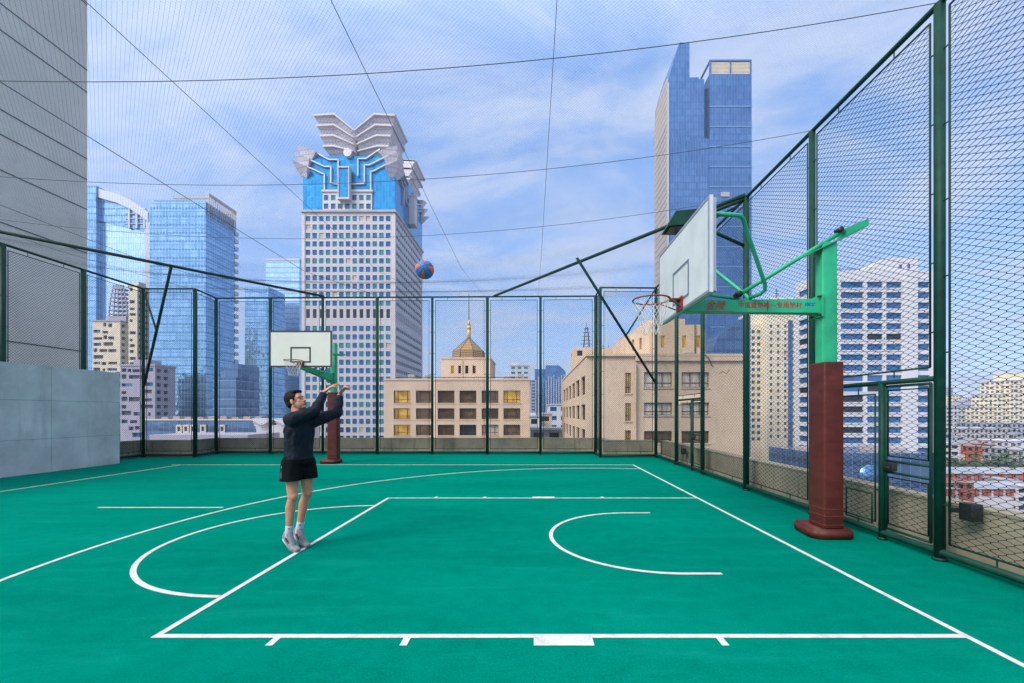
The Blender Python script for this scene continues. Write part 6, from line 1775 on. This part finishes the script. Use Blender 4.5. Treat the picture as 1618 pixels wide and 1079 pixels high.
# trees in the street
def tree(px, py, d_, r_, lab, seed):
    rr_ = random.Random(seed); c = P(px, py, d_)
    o = thing('street_tree', (c.x, c.y, GZ), lab, 'tree', 'street trees behind the right fence')
    m_ = MB(); m_.tube([(c.x, c.y, GZ), (c.x + .3, c.y, c.z - r_ * .4), (c.x, c.y, c.z + r_ * .3)], .4, 6, radii=[.55, .35, .1])
    for i in range(5):
        an = rr_.uniform(0, 6.28); m_.tube([(c.x, c.y, c.z - r_ * .6), (c.x + math.cos(an) * r_ * .7, c.y + math.sin(an) * r_ * .7, c.z + rr_.uniform(-.1, .5) * r_)], .15, 5)
    m_.build('trunk', M['bark'], o)
    m_ = MB()
    cl = [(Vector((rr_.gauss(0, .5), rr_.gauss(0, .5), rr_.gauss(0, .32))) * r_) for _ in range(26)]
    for q in cl:
        for _ in range(46):
            v = Vector((rr_.gauss(0, 1), rr_.gauss(0, 1), rr_.gauss(0, 1))).normalized() * rr_.uniform(.1, .34) * r_
            p = c + q + v; s_ = rr_.uniform(.10, .2) * r_ * .5
            a = Vector((rr_.gauss(0, 1), rr_.gauss(0, 1), rr_.gauss(0, 1))).normalized(); b = a.orthogonal().normalized()
            m_.face([p - a * s_, p + b * s_ * .6, p + a * s_, p - b * s_ * .6])
    m_.build('crown', M['leaf'], o)
for i, (px, py, d_, r_, lab) in enumerate(((1500, 736, 180, 5.5, 'dark green street tree next to the big post, leftmost of the row'), (1522, 738, 178, 5, 'dark street tree second from the big post'), (1546, 734, 176, 5.6, 'brighter green street tree in the middle of the row'), (1572, 738, 174, 5.4, 'dark street tree second from the right edge of the row'), (1600, 738, 172, 6.2, 'dark broad street tree at the right edge of the row'), (1622, 740, 170, 5.2, 'dark street tree half cut by the right picture edge'))):
    tree(px, py, d_, r_, lab, i + 1)

# gap between the two beige blocks
dK = 330.0
KB = thing('ribbed_glass_tower', (PX(870, dK), dK + 10, GZ), 'blue ribbed glass towers with a slanting top between the two beige blocks', 'skyscraper')
m_ = MB(); m_.box(PX(845, dK), PX(866, dK), dK, dK + 15, GZ, PZ(583, dK)); m_.prism([(PX(862, dK), GZ), (PX(893, dK), GZ), (PX(893, dK), PZ(588, dK)), (PX(883, dK), PZ(578, dK)), (PX(862, dK), PZ(578, dK))], dK - 4, dK + 12); m_.build('curtain_wall', M['bluefac3'], KB)
m_ = MB()
for i in range(12): x = PX(846 + i * 4, dK); m_.box(x, x + .5, dK - 4.8, dK - 4.02, GZ, PZ(590, dK) - rnd.uniform(0, 6))
m_.build('white_ribs', M['white'], KB)
far_block('small teal-and-white tower right of the domed roof house', 806, 836, 577, 280, 14, 'white', 'winteal', 3.2, 3.0, steps=[(806, 820, 572)])
far_block('distant pale violet block seen left of the ribbed towers', 838, 848, 600, 420, 14, 'lilac', 'winblue')
far_block('low white block in front of the ribbed towers', 866, 900, 638, 150, 12, 'white', 'winblue', 3.2, 3.4)
far_block('small beige house left of the low white block', 850, 872, 652, 130, 9, 'beige', 'windark', 3.2, 3.2)
far_block('small white house just right of the six-window block', 836, 852, 656, 125, 8, 'white', 'windark', 3.2, 3.2, steps=[(838, 846, 652)])
far_block('grey low shed behind the parapet left of the tan block', 838, 888, 676, 100, 8, 'roofgrey', 'windark')
# thin far skyline
sk = [(-30, 640, 900), (374, 640, 900), (380, 648, 1100), (668, 640, 1000), (690, 636, 1100), (1490, 634, 1100), (1512, 640, 1200), (1530, 632, 1300), (1566, 636, 1300)]
for i, (px, pt, d_) in enumerate(sk):
    lab = ['left edge behind the grey building', 'in the gap left of the mid-blue tower', 'low in the gap left of the mid-blue tower', 'right of the lotus tower', 'between the lotus tower and the domed roof house', 'just behind the big right post', 'second right of the big post', 'above the grey-lilac block', 'left of the terraced tower'][i]
    far_block('tiny hazy far tower ' + lab, px, px + 14, pt, d_, 20, ['lilac', 'white', 'roofgrey'][i % 3], 'winblue', 4, 5)

# ------------------------------------------------------------------ the air over the city
hz, n, l, b_ = newmat('haze_air')
n.remove(b_)
pv = n.new('ShaderNodeVolumePrincipled')
pv.inputs['Color'].default_value = (0.80, 0.88, 1.0, 1)
pv.inputs['Density'].default_value = 0.0003
pv.inputs['Anisotropy'].default_value = 0.2
l.new(pv.outputs[0], n['Material Output'].inputs['Volume'])
mb = MB(); mb.box(-1500, 1500, -200, 1700, GZ - 3, 150)
tag(mb.build('haze', hz), kind='stuff')
